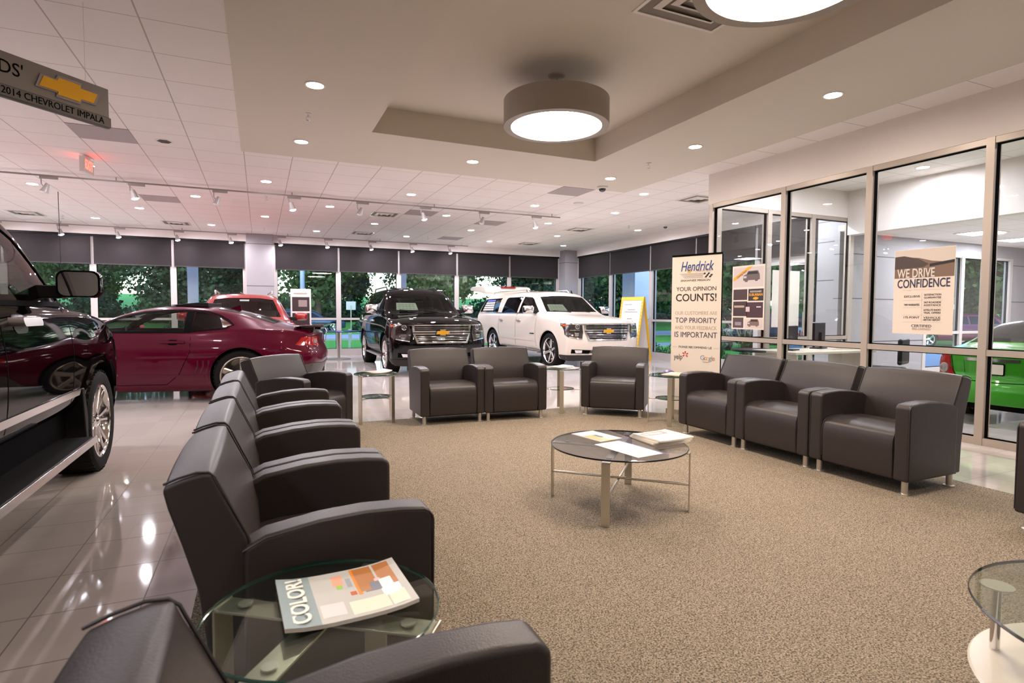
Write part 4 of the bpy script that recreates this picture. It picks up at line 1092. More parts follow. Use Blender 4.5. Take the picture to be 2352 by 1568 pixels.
        project(bv, o([(.70, .893), (.895, .888), (.90, .902), (.70, .907)]), F, .016, m_ll, 'lamp_divider', hl, depth=.008)
        project(bv, o([(.90, .96), (.925, 1.01), (.955, 1.03), (.955, .98)]), F, .014, m_am, 'amber_reflector', hl, depth=.005)
        project(bv, o([(.655, .695), (.905, .738), (.905, .752), (.655, .711)]), F, .018, m_chrome, 'lamp_brow', hl, depth=.01)
        project(bv, o([(.44, .455), (.86, .475), (.86, .385), (.47, .375)]), F, .010, m_dark, 'fog_lamp_recess', root, depth=.02)
        project(bv, o([(.64, .455), (.80, .46), (.77, .395), (.64, .395)]), F, .018, m_ll, 'fog_lamp', root, depth=.01)
    project(bv, [(-.46, .455), (.46, .455), (.46, .385), (-.46, .385)], F, .008, mat('bumper_slot', (60, 52, 50), .6), 'bumper_opening', root, depth=.01)
    project(bv, [(-.94, .345), (.94, .345), (.90, .215), (-.90, .215)], F, .014, mat('bumper_grey', (40, 34, 34), .6, spec=.25), 'lower_valance', root, depth=.05)
    for s_ in (-1, 1): project(bv, [(.60, 1.035), (.80, 1.035), (.80, .74), (.70, .80), (.66, .90), (.56, .99)], 'side', .008, m_hl, 'headlamp_wrap', root, s_, depth=.02, step=.04)
    for s_ in (-1, 1): project(bv, [(.47, .345), (.80, .345), (.80, .215), (.47, .23)], 'side', .010, mat('bumper_grey', (52, 45, 44)), 'valance_end', root, s_, depth=.03)
    cabin(root, -.62, tail, .62, [-1.55, -2.5] + ([-3.5] if long_ else [-3.3]), .42, 1.0, m_int, .55, 1.19)
    # window paper inside the windscreen
    q = []
    for yy, zz in ((-.60, 1.33), (-.12, 1.33), (-.13, 1.49), (-.56, 1.49)):
        h = bv.ray_cast(Vector((6, yy, zz)), Vector((-1, 0, 0)))[0]; q.append(h + Vector((-.03, 0, 0)))
    wp = M().quad(*q).add([v + Vector((-.003, 0, 0)) for v in q], [(3, 2, 1, 0)]).build('window_sticker', mat('sticker_paper', (206, 214, 186), .6), root, fixn=False)
    tl = M()
    for i in range(5):
        for j in range(3):
            a = .08 + .17 * i; b = .15 + .26 * j
            def PQ(u, v): return (q[0].lerp(q[1], u)).lerp(q[3].lerp(q[2], u), v) + Vector((.002, 0, 0))
            tl.quad(PQ(a, b), PQ(a + .13, b), PQ(a + .13, b + .12), PQ(a, b + .12))
    tl.build('sticker_print', mat('sticker_grey', (160, 172, 146), .6), wp, fixn=False)
    M().tube([(-.47, -.1, 1.298), (-.53, -.3, 1.318), (-.56, -.55, 1.333)], .008, 6).build('wiper', m_black, root)
    M().tube([(-.47, .45, 1.298), (-.53, .25, 1.318), (-.56, 0, 1.333)], .008, 6).build('wiper', m_black, root)
    return bv
m_blackp = mat('black_paint', (4, 3, 4), 0.25, 0.0, coat=0.8, spec=0.0)
m_whitep = mat('white_paint', (200, 188, 176), 0.3, 0.0, coat=0.8, spec=0.3)
t = empty('sport_utility_vehicle', (3.346, 11.832, 0), math.radians(268.7), 'glossy black full-size sport utility vehicle with chrome grille facing the lounge', 'car')
wagon(t, m_blackp, 2.95, -4.2, False, m_cglassd, rimstyle='split')
t = empty('sport_utility_vehicle', (7.10, 11.66, 0), math.radians(271.2), 'long white sport utility vehicle with raised tailgate and chrome grille', 'car')
bvw = wagon(t, m_whitep, 3.30, -4.72, True, m_cglassd, rimstyle='six')
# raised tailgate of the white one
g = M().prism([(-4.33, 1.855), (-4.34, 1.95), (-4.42, 2.06), (-4.60, 2.10), (-5.45, 2.10), (-5.62, 2.06), (-5.60, 1.98), (-5.0, 1.93), (-4.42, 1.86)], 'y', -.78, .78)
gt_ = g.build('tailgate', m_whitep, t, bevel=.03)
M().prism([(-5.45, 2.07), (-5.85, 2.02), (-5.62, 1.97)], 'y', -.7, .7).build('tailgate_spoiler', m_blackp, gt_, bevel=.01)
M().prism([(-4.36, 2.04), (-4.43, 2.075), (-4.60, 2.112), (-4.36, 2.07)], 'y', -.25, .25).build('tail_reflector', mat('red_lens', (150, 22, 18), .15, coat=1), gt_)
for i in range(5):
    for s_ in (-1,):
        xa = -3.62 - i * .0; zz = 1.345 + i * .065
        project(bvw, [(-4.30 + .02 * i, zz), (-3.45 - .03 * i, zz), (-3.47 - .03 * i, zz + .045), (-4.28 + .02 * i, zz + .045)], 'side', .004, mat('white_decal', (200, 188, 182), .6) if i != 4 else mat('blue_decal', (84, 96, 170), .6), 'window_lettering', t, s_, depth=0)
project(bvw, [(-.95, .76), (-.72, .76), (-.72, .79), (-.95, .79)], 'side', .004, m_chrome, 'name_badge', t, -1, depth=.002)

# ---------- crimson coupe
m_crim = mat('crimson_paint', (76, 0, 28), 0.3, 0.1, coat=0.6, spec=0.05)
def coupe():
    root = empty('coupe', (-2.881, 10.186, 0), math.radians(169.3), 'dark crimson two-door coupe with rear spoiler parked side-on', 'car')
    P = {
        'zt': [(.95, .60), (.85, .70), (.4, .86), (-.2, .95), (-.66, .985), (-.8, 1.04), (-1.2, 1.235), (-1.5, 1.325), (-1.9, 1.365), (-2.3, 1.352), (-2.65, 1.295), (-2.85, 1.25), (-3.1, 1.17), (-3.3, 1.10), (-3.45, 1.065), (-3.7, 1.045), (-3.84, 1.01), (-3.89, .95)],
        'zr': [(.95, .59), (.4, .82), (-.66, .955), (-.8, 1.0), (-1.2, 1.19), (-1.5, 1.275), (-1.9, 1.31), (-2.3, 1.29), (-2.65, 1.24), (-2.85, 1.19), (-3.1, 1.11), (-3.3, 1.05), (-3.84, .98), (-3.89, .93)],
        'zs': [(.95, .57), (.4, .79), (-.3, .89), (-.8, .955), (-1.6, .97), (-2.3, .985), (-2.85, 1.02), (-3.3, 1.01), (-3.84, .96), (-3.89, .91)],
        'zl': [(.95, .2), (.5, .15), (-2.3, .15), (-3.4, .22), (-3.89, .27)],
        'wm': [(.95, .78), (.6, .92), (0, .955), (-.6, .93), (-1.8, .905), (-2.3, .935), (-2.85, .965), (-3.3, .94), (-3.7, .88), (-3.89, .80)],
        'ws': [(.95, .70), (.5, .84), (-.6, .85), (-1.8, .835), (-2.4, .85), (-2.85, .86), (-3.3, .83), (-3.89, .74)],
        'wr': [(.95, .62), (0, .7), (-.66, .72), (-.8, .70), (-1.2, .60), (-1.6, .55), (-2.3, .55), (-2.8, .575), (-3.3, .64), (-3.89, .68)],
    }
    def df(x, y, z):
        ay = abs(y) / .92
        x2 = x - smooth01((x - .1) / .85) * .28 * ay ** 3
        g = smooth01((-3.3 - x) / .5)
        x2 += g * (.17 * ay ** 3.5 + .10 * smooth01((.55 - z) / .3) - .04 * math.exp(-((z - .62) / .1) ** 2) + .05 * smooth01((z - .66) / .1))
        return x2, y, z
    d1 = [(-.93, 1.005), (-.88, 1.01), (-1.10, 1.115), (-1.32, 1.195), (-1.55, 1.245), (-1.80, 1.268), (-2.08, 1.268), (-2.10, 1.005)]
    d2 = [(-2.20, 1.01), (-2.20, 1.265), (-2.35, 1.25), (-2.50, 1.20), (-2.62, 1.135), (-2.70, 1.085), (-2.62, 1.055)]
    xs = srange(.95, .6, 5)[:-1] + srange(.6, -.6, 9)[:-1] + srange(-.6, -3.3, 27)[:-1] + srange(-3.3, -3.89, 8)
    spec = dict(xs=xs, deform=df, r=.365, gap=.035, hw=.955, axles=(0, -2.852), cab=(-.74, -3.0, .42), shell=.045, trim=m_black, sidewin=[d1, d2], sub=2,
                front=([(-.60, 1.02), (.60, 1.02), (.50, 1.235), (.25, 1.26), (-.25, 1.26), (-.50, 1.235)], -1.42), glassm=glass('clear_car_glass', (200, 206, 200), .03, (20, 20, 20), 1.45), wheel='five', wd=.26, rim=.27, rimm=mat('silver_alloy', (170, 160, 148), .22, .9), spin=.9)
    bv, body = build_body(P, spec, m_crim, root)
    # sloping rear glass laid on the deck
    project(bv, [(-2.45, -.42), (-2.42, 0), (-2.45, .42), (-2.8, .46), (-3.22, .50), (-3.26, 0), (-3.22, -.50), (-2.8, -.46)], 'top', .004, mat('dark_rear_glass', (12, 10, 12), .1, coat=0, spec=.35), 'rear_window', root)
    for s_ in (-1, 1):
        strips(bv, [[(-.90, .99), (-2.2, .99)]], 'side', .003, m_dark, 'window_trim', root, s_, .03, .01)
        strips(bv, [[(-2.15, .99), (-2.14, 1.275)]], 'side', .003, m_dark, 'pillar_trim', root, s_, .10, .01)
        strips(bv, [[(-.86, .98), (-1.08, 1.105), (-1.31, 1.20), (-1.54, 1.26), (-1.80, 1.283), (-2.05, 1.286), (-2.36, 1.268), (-2.52, 1.217), (-2.64, 1.152), (-2.73, 1.085), (-2.64, 1.038), (-2.15, .992)]], 'side', .003, m_dark, 'window_trim', root, s_, .026, .01)
        strips(bv, [[(-.62, .27), (-.62, .7), (-.72, .98)], [(-2.17, .99), (-2.20, .90), (-2.20, .72), (-2.06, .41), (-1.9, .27)], [(-.62, .27), (-1.9, .27)]], 'side', .0015, m_dark, 'door_gap', root, s_, .007)
        project(bv, rrect(-2.13, .835, -1.83, .865, .014), 'side', .022, m_crim, 'door_handle', root, s_, depth=.03, step=.04)
        project(bv, rrect(-2.04, .81, -1.92, .885, .03), 'side', .002, m_dark, 'handle_recess', root, s_, depth=.004, step=.04)
        for k in range(3):
            x0 = -2.30 - k * .07
            strips(bv, [[(x0, .60), (x0 + .0, .52), (x0 + .04, .42)]], 'side', .004, mat('vent_shadowline', (60, 8, 22), .3), 'side_gill', root, s_, .022, .008)
        strips(bv, [[(-.45, .385), (-1.5, .395), (-2.38, .385)]], 'side', .006, m_crim, 'sill_crease', root, s_, .03, .01)
        mirror(root, -.88, s_ * .82, 1.0, s_, .2, .13, m_crim, arm=.05)
        for ax in (0, -2.852):
            pts = [(ax + .43 * math.cos(a), .375 + .43 * math.sin(a)) for a in [math.radians(q) for q in range(-10, 191, 7)]]
            strips(bv, [pts], 'side', .006, m_crim, 'arch_lip', root, s_, .02, .02)
        # wrapping tail lamp and corner of diffuser
        o = [(s_ * u, v) for u, v in ((.46, .915), (.76, .905), (.80, .85), (.77, .78), (.46, .775))]
        tl = project(bv, o, 'rear', .012, mat('tail_lamp_red', (150, 8, 10), .12, coat=1), 'tail_lamp', root, depth=.03, step=.04)
        project(bv, [(s_ * u, v) for u, v in ((.55, .88), (.66, .88), (.66, .81), (.55, .81))], 'rear', .02, mat('lamp_clear', (200, 190, 186), .1, .6, coat=1), 'reverse_lamp', tl, depth=.01)
        project(bv, [(-3.56, .80), (-3.64, .905), (-3.76, .90), (-3.76, .80), (-3.62, .785)], 'side', .006, mat('tail_lamp_red', (190, 20, 20)), 'tail_lamp_wrap', root, s_, depth=.02, step=.04)
    project(bv, [(-.80, .27), (.80, .27), (.86, .42), (.74, .53), (.3, .50), (-.3, .50), (-.74, .53), (-.86, .42)], 'rear', .015, mat('diffuser_grey', (70, 66, 64), .5), 'rear_diffuser', root, depth=.05)
    for s_ in (-1, 1):
        project(bv, [(-3.36, .25), (-3.60, .50), (-3.80, .53), (-3.84, .27)], 'side', .01, mat('diffuser_grey', (70, 66, 64)), 'bumper_corner', root, s_, depth=.03)
    sp = M().prism([(-3.50, 1.055), (-3.62, 1.075), (-3.86, 1.08), (-3.95, 1.085), (-3.93, 1.055), (-3.7, 1.04)], 'y', -.66, .66)
    sp.prism([(-3.6, .99), (-3.62, 1.07), (-3.8, 1.07), (-3.78, .98)], 'y', -.56, -.50).prism([(-3.6, .99), (-3.62, 1.07), (-3.8, 1.07), (-3.78, .98)], 'y', .50, .56)
    sp.build('rear_spoiler', mat('spoiler_dark_red', (50, 4, 16), .2, .2, coat=1), root, bevel=.012)
    M().prism([(-2.50, 1.32), (-2.66, 1.375), (-2.68, 1.26)], 'y', -.012, .012).build('shark_fin', m_crim, root)
    M().prism([(-1.75, 1.36), (-2.15, 1.405), (-2.3, 1.40), (-2.3, 1.34)], 'y', -.36, .36).build('sunroof', m_black, root, bevel=.006)
    cabin(root, -.84, -3, .30, [-1.75], .36, 1.0, m_black, .50, .97)
    M().box(-.3, -.6, .17, -2.5, .6, .2).build('underbody', m_dark, root)
coupe()

# ---------- red crossover behind the coupe
def crossover(root, paint, scale=1):
    P = {
        'zt': [(.95, .85), (.8, .98), (.3, 1.07), (-.35, 1.13), (-.5, 1.18), (-1.25, 1.60), (-1.5, 1.665), (-2.4, 1.70), (-3.6, 1.66), (-4.1, 1.55), (-4.2, 1.4)],
        'zr': [(.95, .84), (.3, 1.03), (-.35, 1.09), (-.5, 1.13), (-1.25, 1.54), (-1.5, 1.60), (-2.4, 1.63), (-3.6, 1.59), (-4.2, 1.36)],
        'zs': [(.95, .82), (.3, 1.0), (-.5, 1.06), (-4.2, 1.12)],
        'zl': [(.95, .25), (.4, .22), (-3.5, .24), (-4.2, .35)],
        'wm': [(.95, .86), (.4, .97), (-.5, .99), (-3.4, .99), (-4.2, .9)],
        'ws': [(.95, .78), (.4, .89), (-.5, .93), (-3.4, .92), (-4.2, .84)],
        'wr': [(.95, .70), (-.35, .76), (-.5, .76), (-1.25, .66), (-2.4, .63), (-4.2, .60)]}
    def df(x, y, z):
        ay = abs(y) / .97
        return x - smooth01(x / .95) * .3 * ay ** 3 + smooth01((-3.6 - x) / .6) * .2 * ay ** 3, y, z
    xs = srange(.95, .4, 5)[:-1] + srange(.4, -.4, 6)[:-1] + srange(-.4, -1.6, 12)[:-1] + srange(-1.6, -4.2, 16)
    w1 = [(-.85, 1.13), (-1.35, 1.48), (-1.9, 1.56), (-1.9, 1.13)]; w2 = [(-2.0, 1.13), (-2.0, 1.56), (-2.9, 1.56), (-2.9, 1.14)]; w3 = [(-3.0, 1.15), (-3.0, 1.55), (-3.6, 1.5), (-3.9, 1.2)]
    spec = dict(xs=xs, deform=df, r=.37, hw=.98, axles=(0, -3.0), cab=(-.5, -3.9, .55), shell=.05, sidewin=[w1, w2, w3], front=([(-.68, 1.17), (.68, 1.17), (.56, 1.53), (.3, 1.565), (-.3, 1.565), (-.56, 1.53)], -1.2), trim=m_intl, wheel='six', wd=.25)
    bv, body = build_body(P, spec, paint, root)
    for s_ in (-1, 1):
        mirror(root, -.85, s_ * .92, 1.18, s_, .24, .16, paint, arm=.06)
        M().tube([(-1.7, s_ * .56, 1.66), (-1.85, s_ * .57, 1.735), (-3.4, s_ * .55, 1.73), (-3.5, s_ * .55, 1.66)], .018, 8).build('roof_rail', m_steel, root, smooth=True)
        strips(bv, [[(-.7, .35), (-.7, 1.1)], [(-1.95, .35), (-1.95, 1.12)]], 'side', .0015, m_dark, 'door_gap', root, s_)
        project(bv, [(s_ * u, v) for u, v in ((.5, .86), (.78, .93), (.80, .80), (.55, .76))], 'front', .01, m_chrome, 'headlamp', root)
    project(bv, [(-.45, .86), (.45, .86), (.40, .58), (-.40, .58)], 'front', .01, m_dark, 'grille', root)
    cabin(root, -.6, -4, .55, [-1.6, -2.6], .42, 1.0, m_intl, .55, 1.07)
    q = []
    for yy, zz in ((-.62, 1.20), (-.1, 1.20), (-.13, 1.31), (-.60, 1.30)):
        h = bv.ray_cast(Vector((6, yy, zz)), Vector((-1, 0, 0)))[0]; q.append(h + Vector((-.05, 0, 0)))
    M().quad(*q).build('window_sticker', mat('sticker_paper', (206, 214, 186)), root, fixn=False)
    M().box(-.9, -.09, 1.47, -.86, .09, 1.51, Matrix.Translation((-.22, 0, .02))).build('rear_view_mirror', m_white, root)
t = empty('crossover', (-.263, 12.12, 0), math.radians(271.5), 'bright red crossover facing forward behind the crimson coupe', 'car')
crossover(t, mat('red_paint', (140, 20, 22), 0.22, 0.15, coat=1.0))

# ---------- dark pickup at the left edge
m_dpaint = mat('dark_pickup_paint', (5, 3, 5), 0.25, 0.0, coat=0.65, spec=0.0)
def pickup():
    root = empty('pickup_truck', (-2.16, 5.45, 0), math.radians(90), 'very dark glossy pickup truck with chrome wheel filling the left edge', 'car')
    P = {
        'zt': [(.93, 1.14), (.85, 1.20), (.3, 1.29), (-.40, 1.345), (-.5, 1.40), (-1.05, 1.86), (-1.25, 1.92), (-2.2, 1.95), (-3.1, 1.91), (-3.25, 1.70), (-3.35, 1.36), (-3.42, 1.31), (-5.2, 1.31)],
        'zr': [(.93, 1.13), (.3, 1.25), (-.40, 1.30), (-.5, 1.35), (-1.05, 1.80), (-1.25, 1.845), (-2.2, 1.87), (-3.1, 1.84), (-3.25, 1.64), (-3.35, 1.33), (-3.42, 1.29), (-5.2, 1.29)],
        'zs': [(.93, 1.10), (.3, 1.20), (-.40, 1.25), (-1.3, 1.265), (-3.2, 1.28), (-3.42, 1.25), (-5.2, 1.26)],
        'zl': [(.93, .36), (.5, .34), (-.4, .55), (-3.5, .55), (-5.2, .52)],
        'wm': [(.93, .96), (.5, 1.0), (0, 1.015), (-.7, .995), (-3.2, .995), (-5.2, .99)],
        'ws': [(.93, .92), (.3, .96), (-.5, .955), (-3.3, .95), (-5.2, .95)],
        'wr': [(.93, .82), (-.40, .84), (-.5, .83), (-1.05, .745), (-1.4, .72), (-3.1, .68), (-3.35, .85), (-3.42, .9), (-5.2, .9)]}
    def df(x, y, z):
        ay = abs(y) / .98
        return x - smooth01((x + .1) / 1.0) * .20 * ay ** 4 - smooth01((x - .7) / .25) * .05 * smooth01((.55 - z) / .2), y, z
    xs = srange(.93, .6, 4)[:-1] + srange(.6, -.40, 8)[:-1] + srange(-.40, -1.6, 13)[:-1] + srange(-1.6, -3.1, 10)[:-1] + srange(-3.1, -3.5, 6)[:-1] + srange(-3.5, -5.2, 8)
    zb = 1.325
    w1 = [(-.80, zb), (-.68, 1.34), (-1.05, 1.70), (-1.20, 1.76), (-1.77, 1.785), (-1.77, zb)]
    w2 = [(-1.88, zb), (-1.88, 1.785), (-2.85, 1.76), (-2.98, 1.63), (-2.98, zb)]
    spec = dict(xs=xs, deform=df, r=.40, gap=.085, hw=1.01, axles=(0, -3.64), cab=(-.55, -3.1, .7), shell=.06, sidewin=[w1, w2], sub=2,
                front=([(-.76, 1.38), (.76, 1.38), (.68, 1.79), (.3, 1.82), (-.3, 1.82), (-.68, 1.79)], -1.05), trim=mat('tan_trim', (96, 76, 58), .7), glassm=m_cglass, wheel='many', wd=.28, rim=.285)
    bv, body = build_body(P, spec, m_dpaint, root)
    for s_ in (-1, 1):
        strips(bv, [[(-.72, .58), (-.70, 1.0), (-.72, 1.28)], [(-1.82, .58), (-1.82, 1.31)], [(-3.15, .6), (-3.15, 1.3)], [(-.72, .58), (-3.0, .58)]], 'side', .0015, m_dark, 'door_gap', root, s_)
        strips(bv, [[(-.50, .70), (-3.1, .70)]], 'side', .010, m_chrome, 'side_moulding', root, s_, .045, .012)
        strips(bv, [[(-.72, 1.312), (-3.0, 1.312)]], 'side', .006, m_dark, 'window_trim', root, s_, .03, .01)
        for xh in (-1.54, -2.75):
            r_ = project(bv, rrect(xh - .16, 1.18, xh + .12, 1.225, .02), 'side', .065, m_handle, 'door_handle', root, s_, depth=.07, step=.04)
            project(bv, rrect(xh - .12, 1.145, xh + .08, 1.25, .045), 'side', .003, mat('handle_cup', (60, 52, 52), .2, .8), 'handle_recess', root, s_, depth=.004, step=.04)
        mirror(root, -.98, s_ * .93, 1.44, s_, .23, .17, m_dpaint, arm=.065)
        rb = M().box(-.62, s_ * .86 if s_ > 0 else -1.08, .335, -3.4, s_ * 1.08 if s_ > 0 else -.86, .385).build('running_board', m_black, root, bevel=.015)
        M().box(-.62, s_ * 1.08 if s_ > 0 else -1.09, .338, -3.4, s_ * 1.09 if s_ > 0 else -1.08, .388).build('board_edge', m_chrome, rb, bevel=.003)
        M().prism([(-.48, .30), (-.56, .72), (-.50, .72), (-.43, .5), (-.44, .30)], 'y', s_ * .80, s_ * 1.0).build('mud_flap', m_black, root, bevel=.01)
        for ax in (0, -3.64):
            pts = [(ax + .51 * max(-1, min(1, 1.12 * math.cos(a))), .43 + .50 * max(-1, min(.93, math.sin(a) * 1.06))) for a in [math.radians(q) for q in range(-6, 187, 6)]]
            strips(bv, [pts], 'side', .012, m_dpaint, 'arch_lip', root, s_, .05, .03)
    M().box(-.5, -.88, .38, -3.1, .88, .62).build('underbody', m_dark, root)
    project(bv, [(-.92, .52), (.92, .52), (.92, .70), (-.92, .70)], 'front', .03, m_chrome, 'front_bumper', root, depth=.04)
    for s_ in (-1, 1):
        project(bv, [(.46, .50), (.72, .50), (.80, .62), (.80, .69), (.50, .69)], 'side', .012, m_chrome, 'bumper_end', root, s_, depth=.02)
        project(bv, [(.60, .83), (.80, .83), (.80, 1.0), (.66, 1.02)], 'side', .008, mat('headlamp_housing', (58, 50, 48)), 'headlamp', root, s_, depth=.01)
    project(bv, [(-.6, .75), (.6, .75), (.62, 1.0), (-.62, 1.0)], 'front', .01, m_chrome, 'grille', root)
    cabin(root, -.66, -3, .72, [-1.6, -2.5], .42, 1.0, mat('tan_trim', (96, 76, 58)), .55, 1.27)
pickup()

# ---------- small green sedan seen from behind through the glass
m_grn = mat('green_paint', (54, 150, 24), 0.22, 0.2, coat=1.0)
def sedan():
    k = .86
    root = empty('sedan', (8.35, 3.38, 0), math.radians(0), 'bright green sedan seen from behind through the office glass', 'car')
    root.location = (10.55, 3.66, 0); root.scale = (k, .77, k); root.rotation_euler = (0, 0, math.radians(1))
    P = {
        'zt': [(.9, .72), (.5, .88), (-.3, .98), (-.5, 1.03), (-1.2, 1.36), (-1.6, 1.42), (-2.2, 1.40), (-2.7, 1.24), (-3.05, 1.10), (-3.2, 1.06), (-3.42, 1.04), (-3.5, .98)],
        'zr': [(.9, .70), (-.3, .93), (-.5, .97), (-1.2, 1.30), (-1.6, 1.36), (-2.2, 1.34), (-2.7, 1.18), (-3.05, 1.05), (-3.2, 1.03), (-3.5, .95)],
        'zs': [(.9, .68), (-.3, .88), (-1.5, .93), (-3.0, .98), (-3.5, .93)],
        'zl': [(.9, .2), (0, .2), (-2.8, .22), (-3.5, .30)],
        'wm': [(.9, .75), (.3, .86), (-1, .88), (-2.6, .88), (-3.2, .85), (-3.5, .78)],
        'ws': [(.9, .66), (.3, .8), (-1, .82), (-2.6, .82), (-3.5, .74)],
        'wr': [(.9, .6), (-.3, .7), (-.5, .7), (-1.2, .58), (-2.2, .56), (-2.8, .6), (-3.2, .68), (-3.5, .7)]}
    def df(x, y, z):
        ay = abs(y) / .85
        return x - smooth01(x / .9) * .3 * ay ** 3 + smooth01((-2.9 - x) / .5) * (.16 * ay ** 3 - .06 * smooth01((.62 - z) / .08)), y, z
    xs = srange(.9, -.3, 8)[:-1] + srange(-.3, -3.2, 24)[:-1] + srange(-3.2, -3.5, 4)
    spec = dict(xs=xs, deform=df, r=.32, hw=.87, axles=(0, -2.55), cab=(-.6, -2.85, .45), shell=.045, sidewin=[[(-.85, .98), (-1.3, 1.25), (-1.6, 1.30), (-1.65, .98)], [(-1.75, .98), (-1.72, 1.30), (-2.2, 1.26), (-2.55, 1.1), (-2.6, 1.0)]], trim=m_black, wheel='six', wd=.21, glassm=m_cglassd, sub=2)
    bv, body = build_body(P, spec, m_grn, root)
    project(bv, [(-2.28, -.45), (-2.24, 0), (-2.28, .45), (-2.6, .50), (-3.0, .56), (-3.03, 0), (-3.0, -.56), (-2.6, -.50)], 'top', .005, mat('dark_rear_glass', (18, 16, 18)), 'rear_window', root)
    R = 'rear'
    strips(bv, [[(-.56, .92), (-.52, .70), (-.44, .60), (0, .585), (.44, .60), (.52, .70), (.56, .92)]], R, .002, m_dark, 'boot_gap', root, 1, .01)
    project(bv, [(-.34, .86), (.34, .86), (.34, .90), (-.34, .90)], R, .02, m_chrome, 'chrome_bar', root)
    pl = project(bv, rrect(-.16, .68, .16, .84, .02), R, .014, m_dark, 'plate_frame', root)
    project(bv, rrect(-.145, .695, .145, .825, .01), R, .019, m_paper, 'licence_plate', root, depth=.003)
    strips(bv, [[(-.38, .86), (-.36, .68), (-.3, .645), (.3, .645), (.36, .68), (.38, .86)]], R, .008, m_grn, 'plate_recess_rim', root, 1, .018)
    strips(bv, [[(-.78, .36), (-.4, .34), (.4, .34), (.78, .36)]], R, .012, m_grn, 'bumper_lip', root, 1, .03)
    for s_ in (-1, 1):
        tl = project(bv, [(s_ * u, v) for u, v in ((.57, .91), (.74, .93), (.78, .80), (.74, .66), (.50, .655), (.56, .78))], R, .012, mat('tail_lamp_red', (190, 20, 20)), 'tail_lamp', root, depth=.03, step=.04)
        h = bv.ray_cast(Vector((-9, s_ * .66, .735)), Vector((1, 0, 0)))[0]
        if h is not None:
            T = face_T((h.x - .012, h.y, h.z), (-s_ * .3, -1, 0), (0, 0, 1))
            M().lathe([(.07, -.01), (.07, .018), (.058, .02), (.054, .006), (.0001, .004)], 28, T).build('reverse_lamp', mat('lamp_clear', (200, 190, 186)), tl, smooth=True)
        strips(bv, [[(-.8, .3), (-.8, .95)], [(-1.7, .3), (-1.7, .95)]], 'side', .0015, m_dark, 'door_gap', root, s_)
    for y0, y1 in ((-.5, .5),): M().box(-3.3, y0, .2, -2.4, y1, .26).build('underbody', m_dark, root)
    cabin(root, -.65, -3, .3, [-1.5, -2.2], .36, .9, m_black, .5, .95)
sedan()
# ================================================================ SIGNS
m_ban = mat('banner_cream', (216, 204, 190), 0.55)
m_navy = mat('print_navy', (44, 44, 70), .6); m_ink = mat('print_black', (34, 28, 28), .6); m_tan = mat('print_tan', (176, 160, 140), .6); m_blue = mat('print_blue', (30, 66, 120), .6)
dn = Vector((.375, -.927, 0))         # from the banner's left (far) end to its right (near) end as read
t = empty('retractable_banner', (4.925, 5.475, 0), math.atan2(dn.y, dn.x), 'tall cream banner stand asking customers for their opinion, beside the office glass', 'banner')
BW = .65; BH = 1.985; K = BW / .85
M().box(-BW / 2, -.003, .06, BW / 2, .003, BH).build('banner_sheet', m_ban, t)
M().box(-BW / 2 - .01, -.10, .0, BW / 2 + .01, .10, .07).build('base_cassette', m_alu, t, bevel=.01)
M().box(-BW / 2, -.012, BH - .004, BW / 2, .012, BH + .018).build('top_rail', m_dark, t, bevel=.003)
M().box(BW / 2 - .002, -.006, .07, BW / 2 + .006, .008, BH).build('side_hem', m_dark, t)
M().cyl((0, .05, .07), (0, .02, BH), .010, n=10).build('support_pole', m_steel, t)
def BT(x, z): return face_T((x * K, -.0045, z), (1, 0, 0), (0, 0, 1))
text('Hendrick', .17, BT(0, 1.848), m_blue, t, width=.43, shear=.28, bold=.002)
text('CHEVROLET', .036, BT(.12, 1.79), m_tan, t, width=.21, shear=.2)
M().prism(bowtie(1, .06), 'z', 0, .0008, BT(-.12, 1.788)).build('emblem', m_gold, t)
for i in range(5): M().prism([(-.22 + i * .015, 1.765 - i * .013), (.09, 1.765 - i * .013), (.087, 1.7605 - i * .013), (-.217 + i * .015, 1.7615 - i * .013)], 'y', -.0050, -.0040).build('speed_line', mat('print_grey', (120, 112, 110), .6), t)
s_ = M()
for i in range(4):
    for j in range(3):
        if (i + j) % 2 == 0:
            x0 = .09 + i * .026 + (2 - j) * .009; z0 = 1.708 + j * .02; s_.prism([(x0, z0), (x0 + .026, z0), (x0 + .035, z0 + .02), (x0 + .009, z0 + .02)], 'y', -.0052, -.0040)
s_.build('chequered_flag', m_ink, t)
text('SHAWNEE MISSION', .036, BT(-.02, 1.678), m_ink, t, width=.39, shear=.2)
text('YOUR OPINION', .074, BT(0, 1.572), m_ink, t, width=.52)
text('COUNTS!', .130, BT(0, 1.463), m_ink, t, width=.53, bold=.0015)
text('OUR CUSTOMERS ARE', .062, BT(0, 1.274), m_tan, t, width=.55)
text('TOP PRIORITY', .092, BT(0, 1.182), m_navy, t, width=.54)
text('AND YOUR FEEDBACK', .062, BT(0, 1.092), m_tan, t, width=.55)
text('IS IMPORTANT', .098, BT(0, 1.003), m_navy, t, width=.555)
text('PLEASE RECOMMEND US', .037, BT(0, .85), m_ink, t, width=.43)
for a_ in (-1, 1): M().box(a_ * .275 - .03, -.005, .848, a_ * .275 + .03, -.004, .851).build('rule', m_tan, t)
text('yelp', .095, BT(-.29, .722), m_ink, t, width=.115)
s_ = M()
for a in (90, 20, -40, 150, 215):
    c_ = math.cos(math.radians(a)); q_ = math.sin(math.radians(a)); T = BT(-.165 + .034 * c_, .757 + .026 * q_) @ Matrix.Rotation(math.radians(a), 4, 'Z'); s_.prism([(-.014, -.004), (.014, -.010), (.014, .010), (-.014, .004)], 'z', 0, .0008, T)
s_.build('burst_mark', mat('print_red', (190, 40, 30), .6), t)
